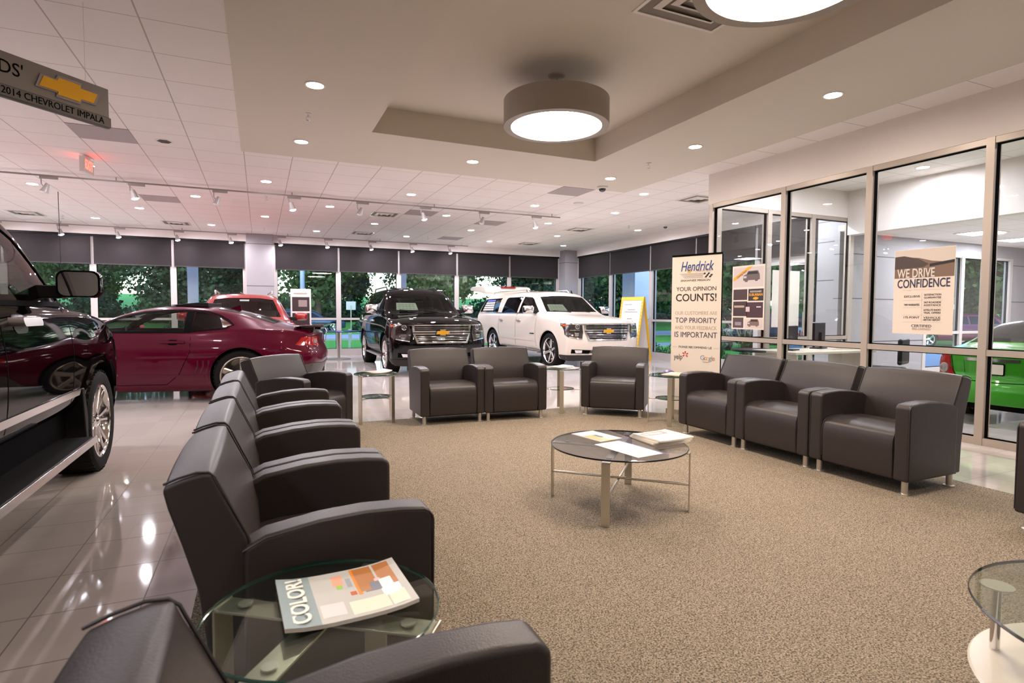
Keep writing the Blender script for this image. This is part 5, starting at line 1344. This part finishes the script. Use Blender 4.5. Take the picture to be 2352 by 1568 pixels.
for ch, x, col in (('G', .13, (120, 140, 170)), ('o', .18, (190, 120, 110)), ('o', .22, (226, 180, 90)), ('g', .26, (120, 140, 170)), ('l', .288, (150, 170, 130)), ('e', .316, (190, 120, 110))):
    text(ch, .083, BT(x, .725), mat('print_%d_%d' % col[:2], col, .6), t)
text('Reviews', .026, BT(.19, .678), m_tan, t)
text('city', .06, BT(.3, .55), m_ink, t)
for z_ in (.45, .38, .31): M().box(-.2, -.005, z_, .2, -.004, z_ + .004).build('rule', m_tan, t)

# posters taped to the office glass
def poster(x, y0, y1, z0, z1, lab, axis='x', m_=None):
    """facing the lounge; u runs left to right as read, v up, both in metres"""
    if axis == 'x': t = empty('poster', (x, (y0 + y1) / 2, 0), -PI / 2, lab, 'poster')
    else: t = empty('poster', ((y0 + y1) / 2, x, 0), 0, lab, 'poster')
    w_ = abs(y1 - y0)
    M().box(-w_ / 2, -.0012, z0, w_ / 2, .0012, z1).build('poster_sheet', m_ or m_paper, t)
    return t, w_
def block(t, x0, z0, x1, z1, col, nm='printed_block', y=-.002):
    return M().box(x0, y, z0, x1, y + .0007, z1).build(nm, mat('print_%d_%d_%d' % col, col, .4), t)
t, w_ = poster(6.424, 6.375, 5.785, 1.045, 1.965, 'collage poster of a large wagon with yellow corner ribbon on the office glass', m_=mat('poster_cream', (226, 206, 192), .4))
block(t, -.275, 1.655, .275, 1.94, (196, 184, 180), 'photo_background')
def suvshape(t, cx, cz, s, col, flip=1):
    b = [(-.5, -.16), (-.5, .05), (-.42, .1), (-.3, .13), (-.2, .28), (.38, .28), (.48, .1), (.5, -.14), (.40, -.16), (.36, -.22), (.24, -.22), (.2, -.16), (-.2, -.16), (-.24, -.24), (-.38, -.24), (-.42, -.18)]
    M().prism([(flip * x * s + cx, z * s + cz) for x, z in b], 'y', -.0030, -.0022).build('car_picture', mat('print_%d_%d_%d' % col, col, .4), t)
    M().prism([(flip * x * s + cx, z * s + cz) for x, z in [(-.26, .12), (-.17, .24), (.33, .24), (.4, .12)]], 'y', -.0036, -.0030).build('picture_window', m_ink, t)
    M().prism([(flip * x * s + cx, z * s + cz) for x, z in [(-.48, -.06), (-.3, -.06), (-.3, .04), (-.48, .04)]], 'y', -.0036, -.0030).build('picture_grille', mat('print_silver', (190, 180, 178), .4), t)
suvshape(t, .06, 1.80, .30, (96, 80, 76))
M().prism([(-.275, 1.74), (-.275, 1.79), (.0, 1.945), (.085, 1.945)], 'y', -.0038, -.0030).build('corner_ribbon', mat('print_orange', (232, 160, 40), .4), t)
text('Coming Soon', .05, face_T((-.12, -.0042, 1.845), (1, .0, .58), (-.58, 0, 1)), m_ink, t, width=.2)
block(t, -.27, 1.47, -.01, 1.625, (60, 36, 34)); block(t, .01, 1.455, .28, 1.625, (30, 22, 22))
text('REDESIGNED', .035, face_T((.145, -.003, 1.585), (1, 0, 0), (0, 0, 1)), m_paper, t, width=.2)
text('SUBURBAN', .05, face_T((.145, -.003, 1.54), (1, 0, 0), (0, 0, 1)), mat('print_orange', (232, 160, 40)), t, width=.24, bold=.001)
M().prism(bowtie(1, .10), 'z', 0, .0008, face_T((.145, -.003, 1.49), (1, 0, 0), (0, 0, 1))).build('emblem', m_gold, t)
block(t, -.27, 1.235, -.01, 1.45, (54, 34, 36)); block(t, -.02, 1.215, .275, 1.435, (62, 28, 34))
block(t, -.25, 1.36, -.06, 1.39, (176, 150, 120), y=-.0028); block(t, -.03, 1.30, .04, 1.37, (200, 180, 176), y=-.0028)
block(t, .16, 1.36, .24, 1.375, (220, 200, 196), y=-.0028)
block(t, -.27, 1.065, -.07, 1.215, (76, 60, 58)); block(t, -.23, 1.10, -.11, 1.15, (140, 130, 140), y=-.0028); block(t, -.05, 1.06, .275, 1.195, (204, 190, 184))
suvshape(t, .11, 1.135, .21, (120, 96, 86))
t, w_ = poster(6.424, 4.025, 3.425, 1.06, 1.965, 'white poster reading we drive confidence on the nearest office glass', m_=mat('poster_cream2', (228, 212, 196), .4))
block(t, -.295, 1.66, .295, 1.96, (120, 94, 76), 'landscape_photo')
M().prism([(-.295, 1.85), (-.18, 1.885), (-.05, 1.87), (.08, 1.83), (.295, 1.80), (.295, 1.96), (-.295, 1.96)], 'y', -.0028, -.0020).build('photo_sky', mat('print_sky', (206, 192, 178), .4), t)
M().prism([(-.295, 1.76), (-.295, 1.895), (-.2, 1.90), (-.05, 1.86), (.05, 1.80), (.0, 1.77)], 'y', -.0030, -.0021).build('photo_hill', mat('print_dark', (66, 50, 44), .4), t)
M().prism([(.06, 1.80), (.295, 1.83), (.295, 1.80), (.06, 1.77)], 'y', -.0032, -.0022).build('photo_bridge', m_ink, t)
text('WE DRIVE', .135, face_T((-.075, -.0042, 1.705), (1, 0, 0), (0, 0, 1)), m_paper, t, width=.38, bold=.002)
text('CONFIDENCE', .13, face_T((0, -.0042, 1.595), (1, 0, 0), (0, 0, 1)), mat('print_deep_blue', (26, 38, 74), .5), t, width=.52, bold=.001)
for x0, z0, bd, ww in ((-.105, 1.46, 'EXCLUSIVE', .16), (-.105, 1.37, 'TWO WARRANTIES', .16), (-.105, 1.235, '172-POINT', .16)):
    text(bd, .032, face_T((x0, -.003, z0), (1, 0, 0), (0, 0, 1)), m_ink, t, width=ww)
for z0, bd in ((1.475, 'SATISFACTION'), (1.445, 'GUARANTEE'), (1.395, '24/7 ROADSIDE'), (1.365, 'ASSISTANCE'), (1.315, 'SATELLITE RADIO'), (1.285, 'TRIAL OFFERS'), (1.235, 'VEHICLE'), (1.21, 'HISTORY REPORT')):
    text(bd, .028, face_T((.10, -.003, z0), (1, 0, 0), (0, 0, 1)), m_ink, t, width=.165)
s_ = M()
for z0 in (1.53, 1.42, 1.34, 1.26, 1.185): s_.box(-.2, -.0025, z0, .2, -.0018, z0 + .0015)
s_.box(-.004, -.0025, 1.19, -.0025, -.0018, 1.5); s_.build('rule', m_tan, t)
text('CERTIFIED', .04, face_T((0, -.003, 1.145), (1, 0, 0), (0, 0, 1)), m_navy, t, width=.2)
text('PRE-OWNED', .032, face_T((0, -.003, 1.112), (1, 0, 0), (0, 0, 1)), m_tan, t, width=.18)
t, w_ = poster(6.783, 7.70, 8.33, 1.05, 1.99, 'blank white backs of a poster on the rear office glass', 'y', m_=mat('poster_back', (214, 206, 198), .6))

# yellow framed A-board
m_yel = mat('yellow_frame', (234, 178, 44), .45)
t = empty('a_frame_sign', (9.15, 12.55, 0), math.atan2(-.927, .375), 'tall white and yellow A-frame board behind the white wagon bumper', 'sign')
AH = 1.69; W2 = .31; sp = .36
for s_ in (-1, 1):
    T = Matrix(((1, 0, 0, 0), (0, 1, s_ * -sp / AH * -1 if False else 0, 0), (0, 0, 1, 0), (0, 0, 0, 1)))
    def q(x, z, off=0): return (x, s_ * (sp * (1 - z / AH) + .015) + s_ * off, z)
    b = M(); b.add([q(-W2, .05), q(W2, .05), q(W2, AH), q(-W2, AH), q(-W2, .05, .02), q(W2, .05, .02), q(W2, AH, .02), q(-W2, AH, .02)], [(0, 1, 2, 3), (4, 7, 6, 5), (0, 4, 5, 1), (1, 5, 6, 2), (2, 6, 7, 3), (3, 7, 4, 0)])
    b.build('board', m_white, t)
    b = M()
    for x0, x1, z0, z1 in ((-W2 - .03, -W2 + .02, 0, AH + .02), (W2 - .02, W2 + .03, 0, AH + .02), (-W2 + .02, W2 - .02, AH - .07, AH + .02)):
        b.add([q(x0, z0, -.01), q(x1, z0, -.01), q(x1, z1, -.01), q(x0, z1, -.01), q(x0, z0, .03), q(x1, z0, .03), q(x1, z1, .03), q(x0, z1, .03)], [(0, 1, 2, 3), (4, 7, 6, 5), (0, 4, 5, 1), (1, 5, 6, 2), (2, 6, 7, 3), (3, 7, 4, 0)])
    b.build('yellow_frame', m_yel, t)
    if s_ < 0:
        b = M()
        for i, z in enumerate((1.50, 1.36, 1.30, 1.12, 1.05, .98, .9)):
            x1 = (.0, .12, .2, .05, .1, .1, .12)[i]; x0 = (-.22, -.12, -.2, -.1, -.1, -.08, -.1)[i]
            b.add([q(x0, z, .022), q(x1, z, .022), q(x1, z + .022, .022), q(x0, z + .022, .022)], [(0, 1, 2, 3)])
        b.build('printed_lines', mat('print_grey2', (150, 142, 140), .6), t, fixn=False)
        nb = M()
        for i in range(18):
            z = .1 + i * .085
            for x in (-W2 - .005, W2 + .005): nb.add([q(x - .022, z, .031), q(x + .022, z, .031), q(x + .022, z + .012, .031), q(x - .022, z + .012, .031)], [(0, 1, 2, 3)])
        nb.build('frame_marks', mat('tan_mark', (150, 120, 60), .6), t, fixn=False)

# poster stand behind the red car
t = empty('poster_stand', (1.02, 16.35, 0), math.radians(-8), 'white poster stand with dark pictures beside the wide column', 'poster stand')
M().box(-.26, -.02, .3, .26, .02, 1.9).build('panel', m_white, t, bevel=.005)
M().box(-.22, -.024, 1.30, .22, -.02, 1.68).build('upper_picture', mat('print_54_34_36', (54, 34, 36)), t); M().box(-.22, -.024, .6, .22, -.02, 1.25).build('lower_picture', mat('print_54_34_36', (54, 34, 36)), t)
M().box(-.06, -.027, 1.42, .16, -.023, 1.60).build('picture_detail', mat('print_200', (150, 130, 126), .6), t)
M().box(-.18, -.027, 1.77, .16, -.023, 1.79).build('heading_line', m_tan, t)
M().box(-.2, -.2, 0, .2, .2, .03).box(-.03, -.03, .03, .03, .03, .3).build('foot', m_steel, t)

# cafe table and wire chairs before the far windows
t = empty('cafe_table', (1.95, 16.0, 0), 0, 'round blue-edged cafe table on a pedestal before the far windows', 'table')
M().lathe([(.0001, .74), (.55, .74), (.56, .755), (.55, .77), (.0001, .77)], 48).build('table_top', mat('blue_laminate', (40, 60, 100), .25), t, smooth=True)
M().cyl((0, 0, .02), (0, 0, .74), .035, n=20).build('pedestal', m_steel, t, smooth=True)
M().lathe([(.0001, 0), (.32, 0), (.32, .012), (.05, .03), (.0001, .03)], 40).build('base_plate', m_steel, t, smooth=True)
def wire_chair(x, y, rz, lab):
    t = empty('cafe_chair', (x, y, 0), rz, lab, 'chair', 'wire-framed cafe chairs')
    for px in (-.2, .2):
        for py in (-.2, .2): M().cyl((px * 1.1, py * 1.1, 0), (px, py, .45), .011, n=8).build('leg', m_steel, t, smooth=True)
    M().box(-.22, -.22, .45, .22, .22, .485).build('seat', mat('blue_laminate', (40, 60, 100)), t, bevel=.012)
    M().tube([(-.21, .2, .45), (-.22, .26, .78), (-.15, .27, .86), (.15, .27, .86), (.22, .26, .78), (.21, .2, .45)], .011, 8).tube([(-.215, .235, .62), (.215, .235, .62)], .008, 6).build('back_frame', m_steel, t, smooth=True)
    M().prism([(-.14, .70), (.14, .70), (.12, .83), (-.12, .83)], 'y', .255, .275).build('back_pad', mat('dark_blue_pad', (30, 36, 60), .6), t, bevel=.01)
wire_chair(2.95, 15.9, math.radians(10), 'wire-framed cafe chair with dark pad right of the cafe table')
wire_chair(1.25, 15.5, math.radians(-60), 'wire-framed cafe chair mostly hidden behind the coupe tail')

# yellow caution board in the annex
t = empty('caution_board', (6.95, 2.82, 0), math.radians(20), 'yellow folding floor caution board behind the office glass', 'caution sign')
for s_ in (-1, 1):
    b = M().add([(-.14, s_ * .11, 0), (.14, s_ * .11, 0), (.12, s_ * .015, .40), (-.12, s_ * .015, .40), (-.14, s_ * .13, 0), (.14, s_ * .13, 0), (.12, s_ * .03, .40), (-.12, s_ * .03, .40)], [(0, 1, 2, 3), (4, 7, 6, 5), (0, 4, 5, 1), (1, 5, 6, 2), (2, 6, 7, 3), (3, 7, 4, 0)])
    b.build('panel', mat('caution_yellow', (220, 158, 14), .35), t, bevel=.006)
M().box(-.11, -.03, .38, .11, .03, .43).build('carry_handle', mat('caution_yellow', (220, 158, 14)), t, bevel=.012)

# office furniture seen through the glass
t = empty('office_desk', (7.6, 5.9, 0), 0, 'pale office desk behind the glass, holding monitor and papers', 'desk')
M().box(-.85, -.38, .70, .85, .38, .735).build('desk_top', mat('pale_laminate', (196, 186, 170), .4), t, bevel=.004)
for x in (-.8, .78): M().box(x, -.35, 0, x + .03, .35, .70).build('side_panel', mat('pale_laminate', (196, 186, 170)), t)
def monitor(x, y, z, rz, w_, h_, lab):
    t = empty('monitor', (x, y, z), rz, lab, 'monitor')
    M().box(-w_ / 2, -.02, .1, w_ / 2, .02, .1 + h_).build('screen_housing', m_black, t, bevel=.008)
    M().box(-.02, .02, .02, .02, .05, .25).build('stand', m_black, t); M().box(-.13, -.09, 0, .13, .09, .015).build('stand_foot', m_black, t, bevel=.004)
monitor(7.15, 5.95, .735, math.radians(20), .50, .26, 'black monitor standing on the office desk behind the middle armchair')
monitor(7.95, 6.1, .735, math.radians(-160), .48, .30, 'black monitor turned away on the right part of the office desk')
t = empty('office_counter', (6.92, 6.35, 0), 0, 'small round dark counter table inside the office corner', 'table')
M().lathe([(.0001, .70), (.36, .70), (.37, .715), (.36, .73), (.0001, .73)], 40).build('table_top', m_black, t, smooth=True); M().cyl((0, 0, 0), (0, 0, .7), .03, n=14).build('pedestal', m_steel, t)
t = empty('office_chair', (8.35, 5.35, 0), math.radians(200), 'black office chair behind the desk beyond the glass', 'chair')
M().box(-.25, -.25, .42, .25, .25, .50).build('seat', m_black, t, bevel=.03); M().box(-.24, .22, .55, .24, .28, .92).build('backrest', m_black, t, bevel=.03)
M().cyl((0, 0, .08), (0, 0, .42), .03, n=12).build('gas_column', m_steel, t)
for i in range(5):
    a = 2 * PI * i / 5; M().bar((0, 0, .09), (.3 * math.cos(a), .3 * math.sin(a), .05), .04, .025).build('base_arm', m_black, t)
t = empty('document_tray', (8.15, 5.75, .735), .3, 'cream document tray with papers at the right of the office desk', 'tray')
M().box(-.16, -.12, 0, .16, .12, .02).build('tray_base', m_paper, t); M().box(-.16, -.12, .07, .16, .12, .09).box(-.16, -.12, .02, -.15, .12, .07).box(.15, -.12, .02, .16, .12, .07).build('upper_tray', m_paper, t)

# ================================================================ OUTSIDE
m_grass = mat('grass', (110, 190, 70), .9, noise=(.35, .25), bump=(6, .5))
m_road = mat('road', (206, 208, 220), .85, noise=(.5, .1)); m_walk = mat('pavement', (176, 180, 188), .85)
g = M()
def gz(y): return -.12 if y < 37 else -.12 + (y - 37) * .05
ys = [17.42, 21, 30, 37, 45, 60, 90, 140]
for a, b in zip(ys[:-1], ys[1:]): g.quad((-160, a, gz(a)), (180, a, gz(a)), (180, b, gz(b)), (-160, b, gz(b)))
g.quad((10.12, 7.1, -.12), (180, 7.1, -.12), (180, 17.42, -.12), (10.12, 17.42, -.12)); g.quad((-160, 5, -.12), (-9.2, 5, -.12), (-9.2, 17.42, -.12), (-160, 17.42, -.12))
tag(g.build('lawn', m_grass), kind='structure')
M().box(-160, 29.5, -.15, 180, 36.5, -.09).build('road', m_road, kind='structure'); M().box(-160, 19.5, -.15, 180, 21.2, -.08).build('sidewalk', m_walk, kind='structure')
M().box(13.2, 7.1, -.15, 60, 12.0, -.08).build('parking_lot', m_road, kind='structure')
for x, lab in ((-1.75, ''), (4.32, '')):
    M().box(x - .13, 18.6, -.12, x + .13, 18.86, 4.2).build('column_outside', mat('bluegrey_metal', (206, 212, 232), .5, .3), kind='structure')
M().box(11.2, 15.3, -.12, 11.9, 16.0, 4.2).build('column_outside', mat('bluegrey_metal', (206, 212, 232)), kind='structure')
t = empty('street_lamp', (1.42, 21.8, -.1), 0, 'pale lamp post on the grass beyond the window right of the column', 'lamp post')
M().cyl((0, 0, 0), (0, 0, 7), .09, .06, n=16).build('post', mat('bluegrey_metal', (206, 212, 232)), t, smooth=True); M().box(-.5, -.15, 6.9, .1, .15, 7.05).build('lamp_head', m_panel, t)
t = empty('street_sign', (4.0, 28, -.1), 0, 'small white roadside sign on a post beyond the lawn', 'sign')
M().cyl((0, 0, -.2), (0, 0, 1.7), .03, n=8).build('post', m_steel, t); M().box(-.22, -.01, 1.5, .22, .01, 1.9).build('sign_panel', m_white, t)

def leafmat(name, c1, c2):
    m = mat(name, c1, .7); n = m.node_tree; L = n.links; b = n.nodes['Principled BSDF']
    g = n.nodes.new('ShaderNodeNewGeometry'); nz = n.nodes.new('ShaderNodeTexNoise'); nz.inputs['Scale'].default_value = .9; nz.inputs['Detail'].default_value = 3
    L.new(g.outputs['Position'], nz.inputs['Vector']); mx = n.nodes.new('ShaderNodeMix'); mx.data_type = 'RGBA'
    mx.inputs['A'].default_value = (*lin(c1), 1); mx.inputs['B'].default_value = (*lin(c2), 1)
    mr = n.nodes.new('ShaderNodeMapRange'); mr.inputs['From Min'].default_value = .35; mr.inputs['From Max'].default_value = .65; L.new(nz.outputs['Fac'], mr.inputs['Value'])
    L.new(mr.outputs[0], mx.inputs['Factor']); L.new(mx.outputs['Result'], b.inputs['Base Color']); return m
m_bark = mat('bark', (92, 84, 74), .9, noise=(4, .3))
def make_tree(hgt, rad, lm, nclump, nleaf, low, leaf=.22, name='broadleaf_tree'):
    t = empty(name); rnd = random.Random(int(hgt * 100 + nclump))
    tr = M(); lean = rnd.uniform(-.6, .6)
    tr.tube([(0, 0, -.5), (lean * .2, 0, hgt * .2), (lean * .5, .1, hgt * .45), (lean, .2, hgt * .7), (lean * 1.2, .2, hgt * .92)], [.26, .22, .17, .1, .03], 10)
    cl = []
    for i in range(nclump):
        a = rnd.uniform(0, 2 * PI); h = rnd.uniform(low, 1); rr = rad * math.sqrt(rnd.random()) * (1 - .55 * abs(h - (low + 1) / 2) / ((1 - low) / 2) ** 1)
        c_ = Vector((lean * h + rr * math.cos(a), rr * math.sin(a), hgt * h)); cl.append(c_)
        if i < 14:
            b0 = Vector((lean * h * .7, .1, max(hgt * .15, c_.z - rad * .6))); tr.tube([b0, b0.lerp(c_, .5) + Vector((0, 0, .25)), c_], [.08, .05, .015], 6)
    tr.build('trunk', m_bark, t, smooth=True)
    lv = M()
    for c_ in cl:
        R = rad * rnd.uniform(.22, .38)
        for k in range(nleaf):
            d = Vector((rnd.gauss(0, 1), rnd.gauss(0, 1), rnd.gauss(0, .75))).normalized() * R * rnd.uniform(.55, 1.05); p = c_ + d
            u = Vector((rnd.gauss(0, 1), rnd.gauss(0, 1), rnd.gauss(0, 1))).normalized(); v = u.cross(d.normalized() + Vector((0, 0, .3))).normalized()
            s = leaf * rnd.uniform(.6, 1.3); lv.quad(p - u * s * .5, p + v * s * .35, p + u * s * .5, p - v * s * .35)
    lv.build('foliage', lm, t, fixn=False)
    return t
lm1 = leafmat('leaves_dark', (24, 46, 28), (44, 73, 38)); lm2 = leafmat('leaves_mid', (37, 62, 34), (72, 102, 52)); lm3 = leafmat('leaves_light', (52, 80, 42), (96, 124, 68))
protos = [make_tree(11, 4.2, lm1, 90, 150, .17, .32), make_tree(12, 4.4, lm2, 90, 150, .18, .32), make_tree(9.5, 4.0, lm3, 80, 150, .16, .3)]
kind_n = ['dark green broadleaf tree', 'mid green broadleaf tree', 'pale green broadleaf tree']
rt = random.Random(3); first = [True] * 3
spots = []
for i in range(9): spots.append((-32 + i * 9.0 + rt.uniform(-.4, .4), 44 + rt.uniform(-1, 1)))
for i in range(11): spots.append((-35 + i * 10.5 + rt.uniform(-.5, .5), 57 + rt.uniform(-1, 1)))
for i in range(8): spots.append((-70 + i * 23, 86))
for i in range(10): spots.append((-38 + i * 11.5, 69))
for i in range(6): spots.append((22 + (i % 2) * 12, 19 + i * 5.0))
spots += [(32, 14.5), (42, 19.5), (52, 25.5), (62, 17), (48, 9)]
for i, (x, y) in enumerate(spots):
    k = i % 3 if rt.random() > .2 else 0
    o = protos[k] if first[k] else copy_tree(protos[k]); first[k] = False
    where = 'in the nearer line beyond the far windows' if y > 38 and y < 50 and x < 26 else ('in the back line beyond the far windows' if y >= 50 else 'outside the side windows')
    place(o, (x, y, gz(y)), rt.uniform(0, 6), f'{kind_n[k]} {where}', f'{kind_n[k]}s {where}'); s = rt.uniform(.85, 1.1) * (2.0 if y > 70 else 1); o.scale = (s, s, s * rt.uniform(.9, 1.1)); o['category'] = 'tree'
for i, p in enumerate(protos):
    if first[i]: bpy.data.objects.remove(p)
# shrubs near the road and plume grass by the side windows
def make_shrub(r, lm, n, leaf):
    t = M(); rnd = random.Random(n)
    for k in range(n):
        d = Vector((rnd.gauss(0, 1), rnd.gauss(0, 1), abs(rnd.gauss(0, .8)))).normalized() * r * rnd.uniform(.6, 1.05); u = Vector((rnd.gauss(0, 1), rnd.gauss(0, 1), rnd.gauss(0, 1))).normalized(); v = u.cross(d).normalized(); s = leaf * rnd.uniform(.6, 1.3)
        t.quad(d - u * s * .5, d + v * s * .35, d + u * s * .5, d - v * s * .35)
    return t.build('shrub', lm, fixn=False)
s0 = None
for x, y, s in ((11.3, 13.2, .55), (11.2, 12.0, .6), (11.4, 10.6, .5), (11.3, 14.6, .5), (11.5, 9.4, .5)):
    if s0 is None: s0 = o = make_shrub(1, lm3, 1500, .12)
    else: o = s0.copy(); C.objects.link(o)
    o.location = (x, y, -.12); o.scale = (s, s, s); tag(o, 'low green shrub planted outside the side windows', 'shrub', 'shrubs outside the side windows')
bush_extra = [(-42 + i * 4.4, 50.3 + (i % 2) * .6, 2.3) for i in range(22)]
s0 = None
for x, y, s in ((6.6, 40, .9), (9.4, 40.5, 1.1), (-4.5, 40, .9), (14.5, 40.5, 1.1), (-1.0, 40, .8), (-9, 40, 1.0), *bush_extra):
    if s0 is None: s0 = o = make_shrub(1.001, lm1, 1200, .16)
    else: o = s0.copy(); C.objects.link(o)
    o.location = (x, y, gz(y) - .1); o.scale = (s, s, s); tag(o, *(('dark rounded bush at the foot of the tree line', 'shrub', 'bushes at the tree line') if s < 2.2 else ('tall dark hedge bush between the two lines of trees', 'shrub', 'hedge bushes between the tree lines')))
m_plume = mat('plume', (196, 190, 176), .8)
def plume(x, y, lab, n=60):
    t = empty('plume_grass', (x, y, -.12), 0, lab, 'ornamental grass', 'plume grasses by the side windows'); rnd = random.Random(int(x * 10 + y))
    b = M(); p = M()
    for i in range(n):
        a = rnd.uniform(0, 2 * PI); h = rnd.uniform(.7, 1.25); r = rnd.uniform(.1, .5); w_ = .008; c_ = Vector((math.cos(a), math.sin(a), 0)); q_ = Vector((-c_.y, c_.x, 0)) * w_
        m1 = c_ * r * .4 + Vector((0, 0, h * .7)); e = c_ * r + Vector((0, 0, h))
        b.quad(-q_, q_, m1 + q_, m1 - q_); b.quad(m1 - q_, m1 + q_, e + q_ * .3, e - q_ * .3)
        if i % 2 == 0: p.cyl(e - (e - m1) * .5, e + (e - m1) * .35, .016, .004, n=6)
    b.build('blades', lm3, t, fixn=False); p.build('plumes', m_plume, t)
plume(11.0, 12.35, 'pale plume grass just outside the side window beside the banner'); plume(11.1, 11.4, 'pale plume grass outside, seen through the office corner glass'); plume(10.9, 10.4, 'pale plume grass outside, nearest the entrance doors')

# vehicles outside
def small_car(loc, rz, paint, lab, k=1.0):
    root = empty('car', loc, rz, lab, 'car'); root.scale = (k, k, k)
    P = {'zt': [(.85, .7), (.3, .9), (-.5, 1.0), (-1.3, 1.45), (-2.6, 1.5), (-3.3, 1.35), (-3.5, 1.0)], 'zr': [(.85, .68), (-.5, .96), (-1.3, 1.38), (-2.6, 1.42), (-3.3, 1.28), (-3.5, .96)], 'zs': [(.85, .66), (-.5, .9), (-3.5, .93)],
         'zl': [(.85, .25), (-3.5, .28)], 'wm': [(.85, .75), (0, .88), (-3.2, .88), (-3.5, .78)], 'ws': [(.85, .68), (0, .82), (-3.5, .74)], 'wr': [(.85, .6), (-.5, .7), (-1.3, .58), (-3.5, .56)]}
    me = loft(P, srange(.85, -3.5, 24), ring_full, 1); me.materials.clear(); me.materials.append(paint); bv = bvh_of(me)
    a = M()
    for ax in (0, -2.6):
        for s_ in (-1, 1): a.cyl((ax, s_ * .55, .33), (ax, s_ * 1.5, .33), .38, n=32)
    me = boolean(me, mesh_of(a, m_liner)); me.polygons.foreach_set('use_smooth', [True] * len(me.polygons)); me.set_sharp_from_angle(angle=math.radians(38))
    o = bpy.data.objects.new('body', me); C.objects.link(o); o.parent = root
    dg_ = mat('dark_rear_glass', (18, 16, 18))
    for s_ in (-1, 1):
        project(bv, [(-.85, .98), (-1.35, 1.3), (-1.75, 1.33), (-1.75, .98)], 'side', .003, dg_, 'window_glass', root, s_); project(bv, [(-1.83, .98), (-1.83, 1.33), (-2.9, 1.3), (-3.15, 1.0)], 'side', .003, dg_, 'window_glass', root, s_)
        for ax in (0, -2.6): wheel(root, ax, s_ * .76, .33, .2, s_, 'five')
    project(bv, [(-.6, 1.02), (.6, 1.02), (.48, 1.38), (-.48, 1.38)], 'front', .004, dg_, 'windshield', root)
    project(bv, [(-.55, 1.05), (.55, 1.05), (.45, 1.33), (-.45, 1.33)], 'rear', .004, dg_, 'rear_window', root)
small_car((4.3, 39.6, -.02), math.radians(8), mat('teal_paint', (40, 66, 92), .25, .3, coat=1), 'small teal hatchback parked outside by the tree line', 1.0)
small_car((26.5, 15.6, -.12), math.radians(156), mat('maroon_paint', (110, 24, 60), .25, .3, coat=1), 'small maroon car outside, seen beside the green sedan tail lamp')
small_car((17.0, 16.6, -.12), math.radians(100), mat('navy_paint', (24, 26, 44), .25, .3, coat=1), 'dark navy car parked outside behind the collage poster')
# roadside name board
t = empty('street_billboard', (16.3, 12.75, -.12), -PI / 2, 'low white roadside board with red lettering, beyond the office', 'sign')
M().box(-.9, -.05, .1, .9, .05, .95).build('board', mat('board_white', (210, 216, 226), .5), t)
text('NISSAN', .26, face_T((0, -.055, .76), (1, 0, 0), (0, 0, 1)), mat('print_red', (190, 40, 30)), t, width=1.3, bold=.006)
M().box(-.9, -.054, .1, .9, -.05, .5).build('blue_band', mat('board_blue', (120, 150, 200), .5), t)
t = empty('roadside_board', (27.5, 19.5, -.12), math.radians(-95), 'dark roadside board with pink lettering far outside the annex window', 'sign')
M().box(-2.2, -.1, 1.3, 2.2, .1, 2.3).build('board', mat('board_dark', (60, 62, 74), .5), t)
text('NORTON', .6, face_T((0, -.12, 1.8), (1, 0, 0), (0, 0, 1)), mat('print_pink', (196, 70, 96), .5), t, width=3.6, bold=.01)
for x in (-1.8, 1.8): M().cyl((x, 0, 0), (x, 0, 1.35), .08, n=10).build('post', m_steel, t)
# white rail fence along the pavement
t = empty('rail_fence', (2.6, 22.6, -.12), 0, 'low white two-rail fence on the lawn between coupe and black wagon', 'fence')
for z_ in (.32, .62): M().box(-3.2, -.02, z_, 6.2, .02, z_ + .07).build('rail', m_white, t)
for k_ in range(6): M().box(-3.2 + k_ * 1.86, -.04, 0, -3.12 + k_ * 1.86, .04, .75).build('post', m_white, t)

bpy.context.view_layer.update()
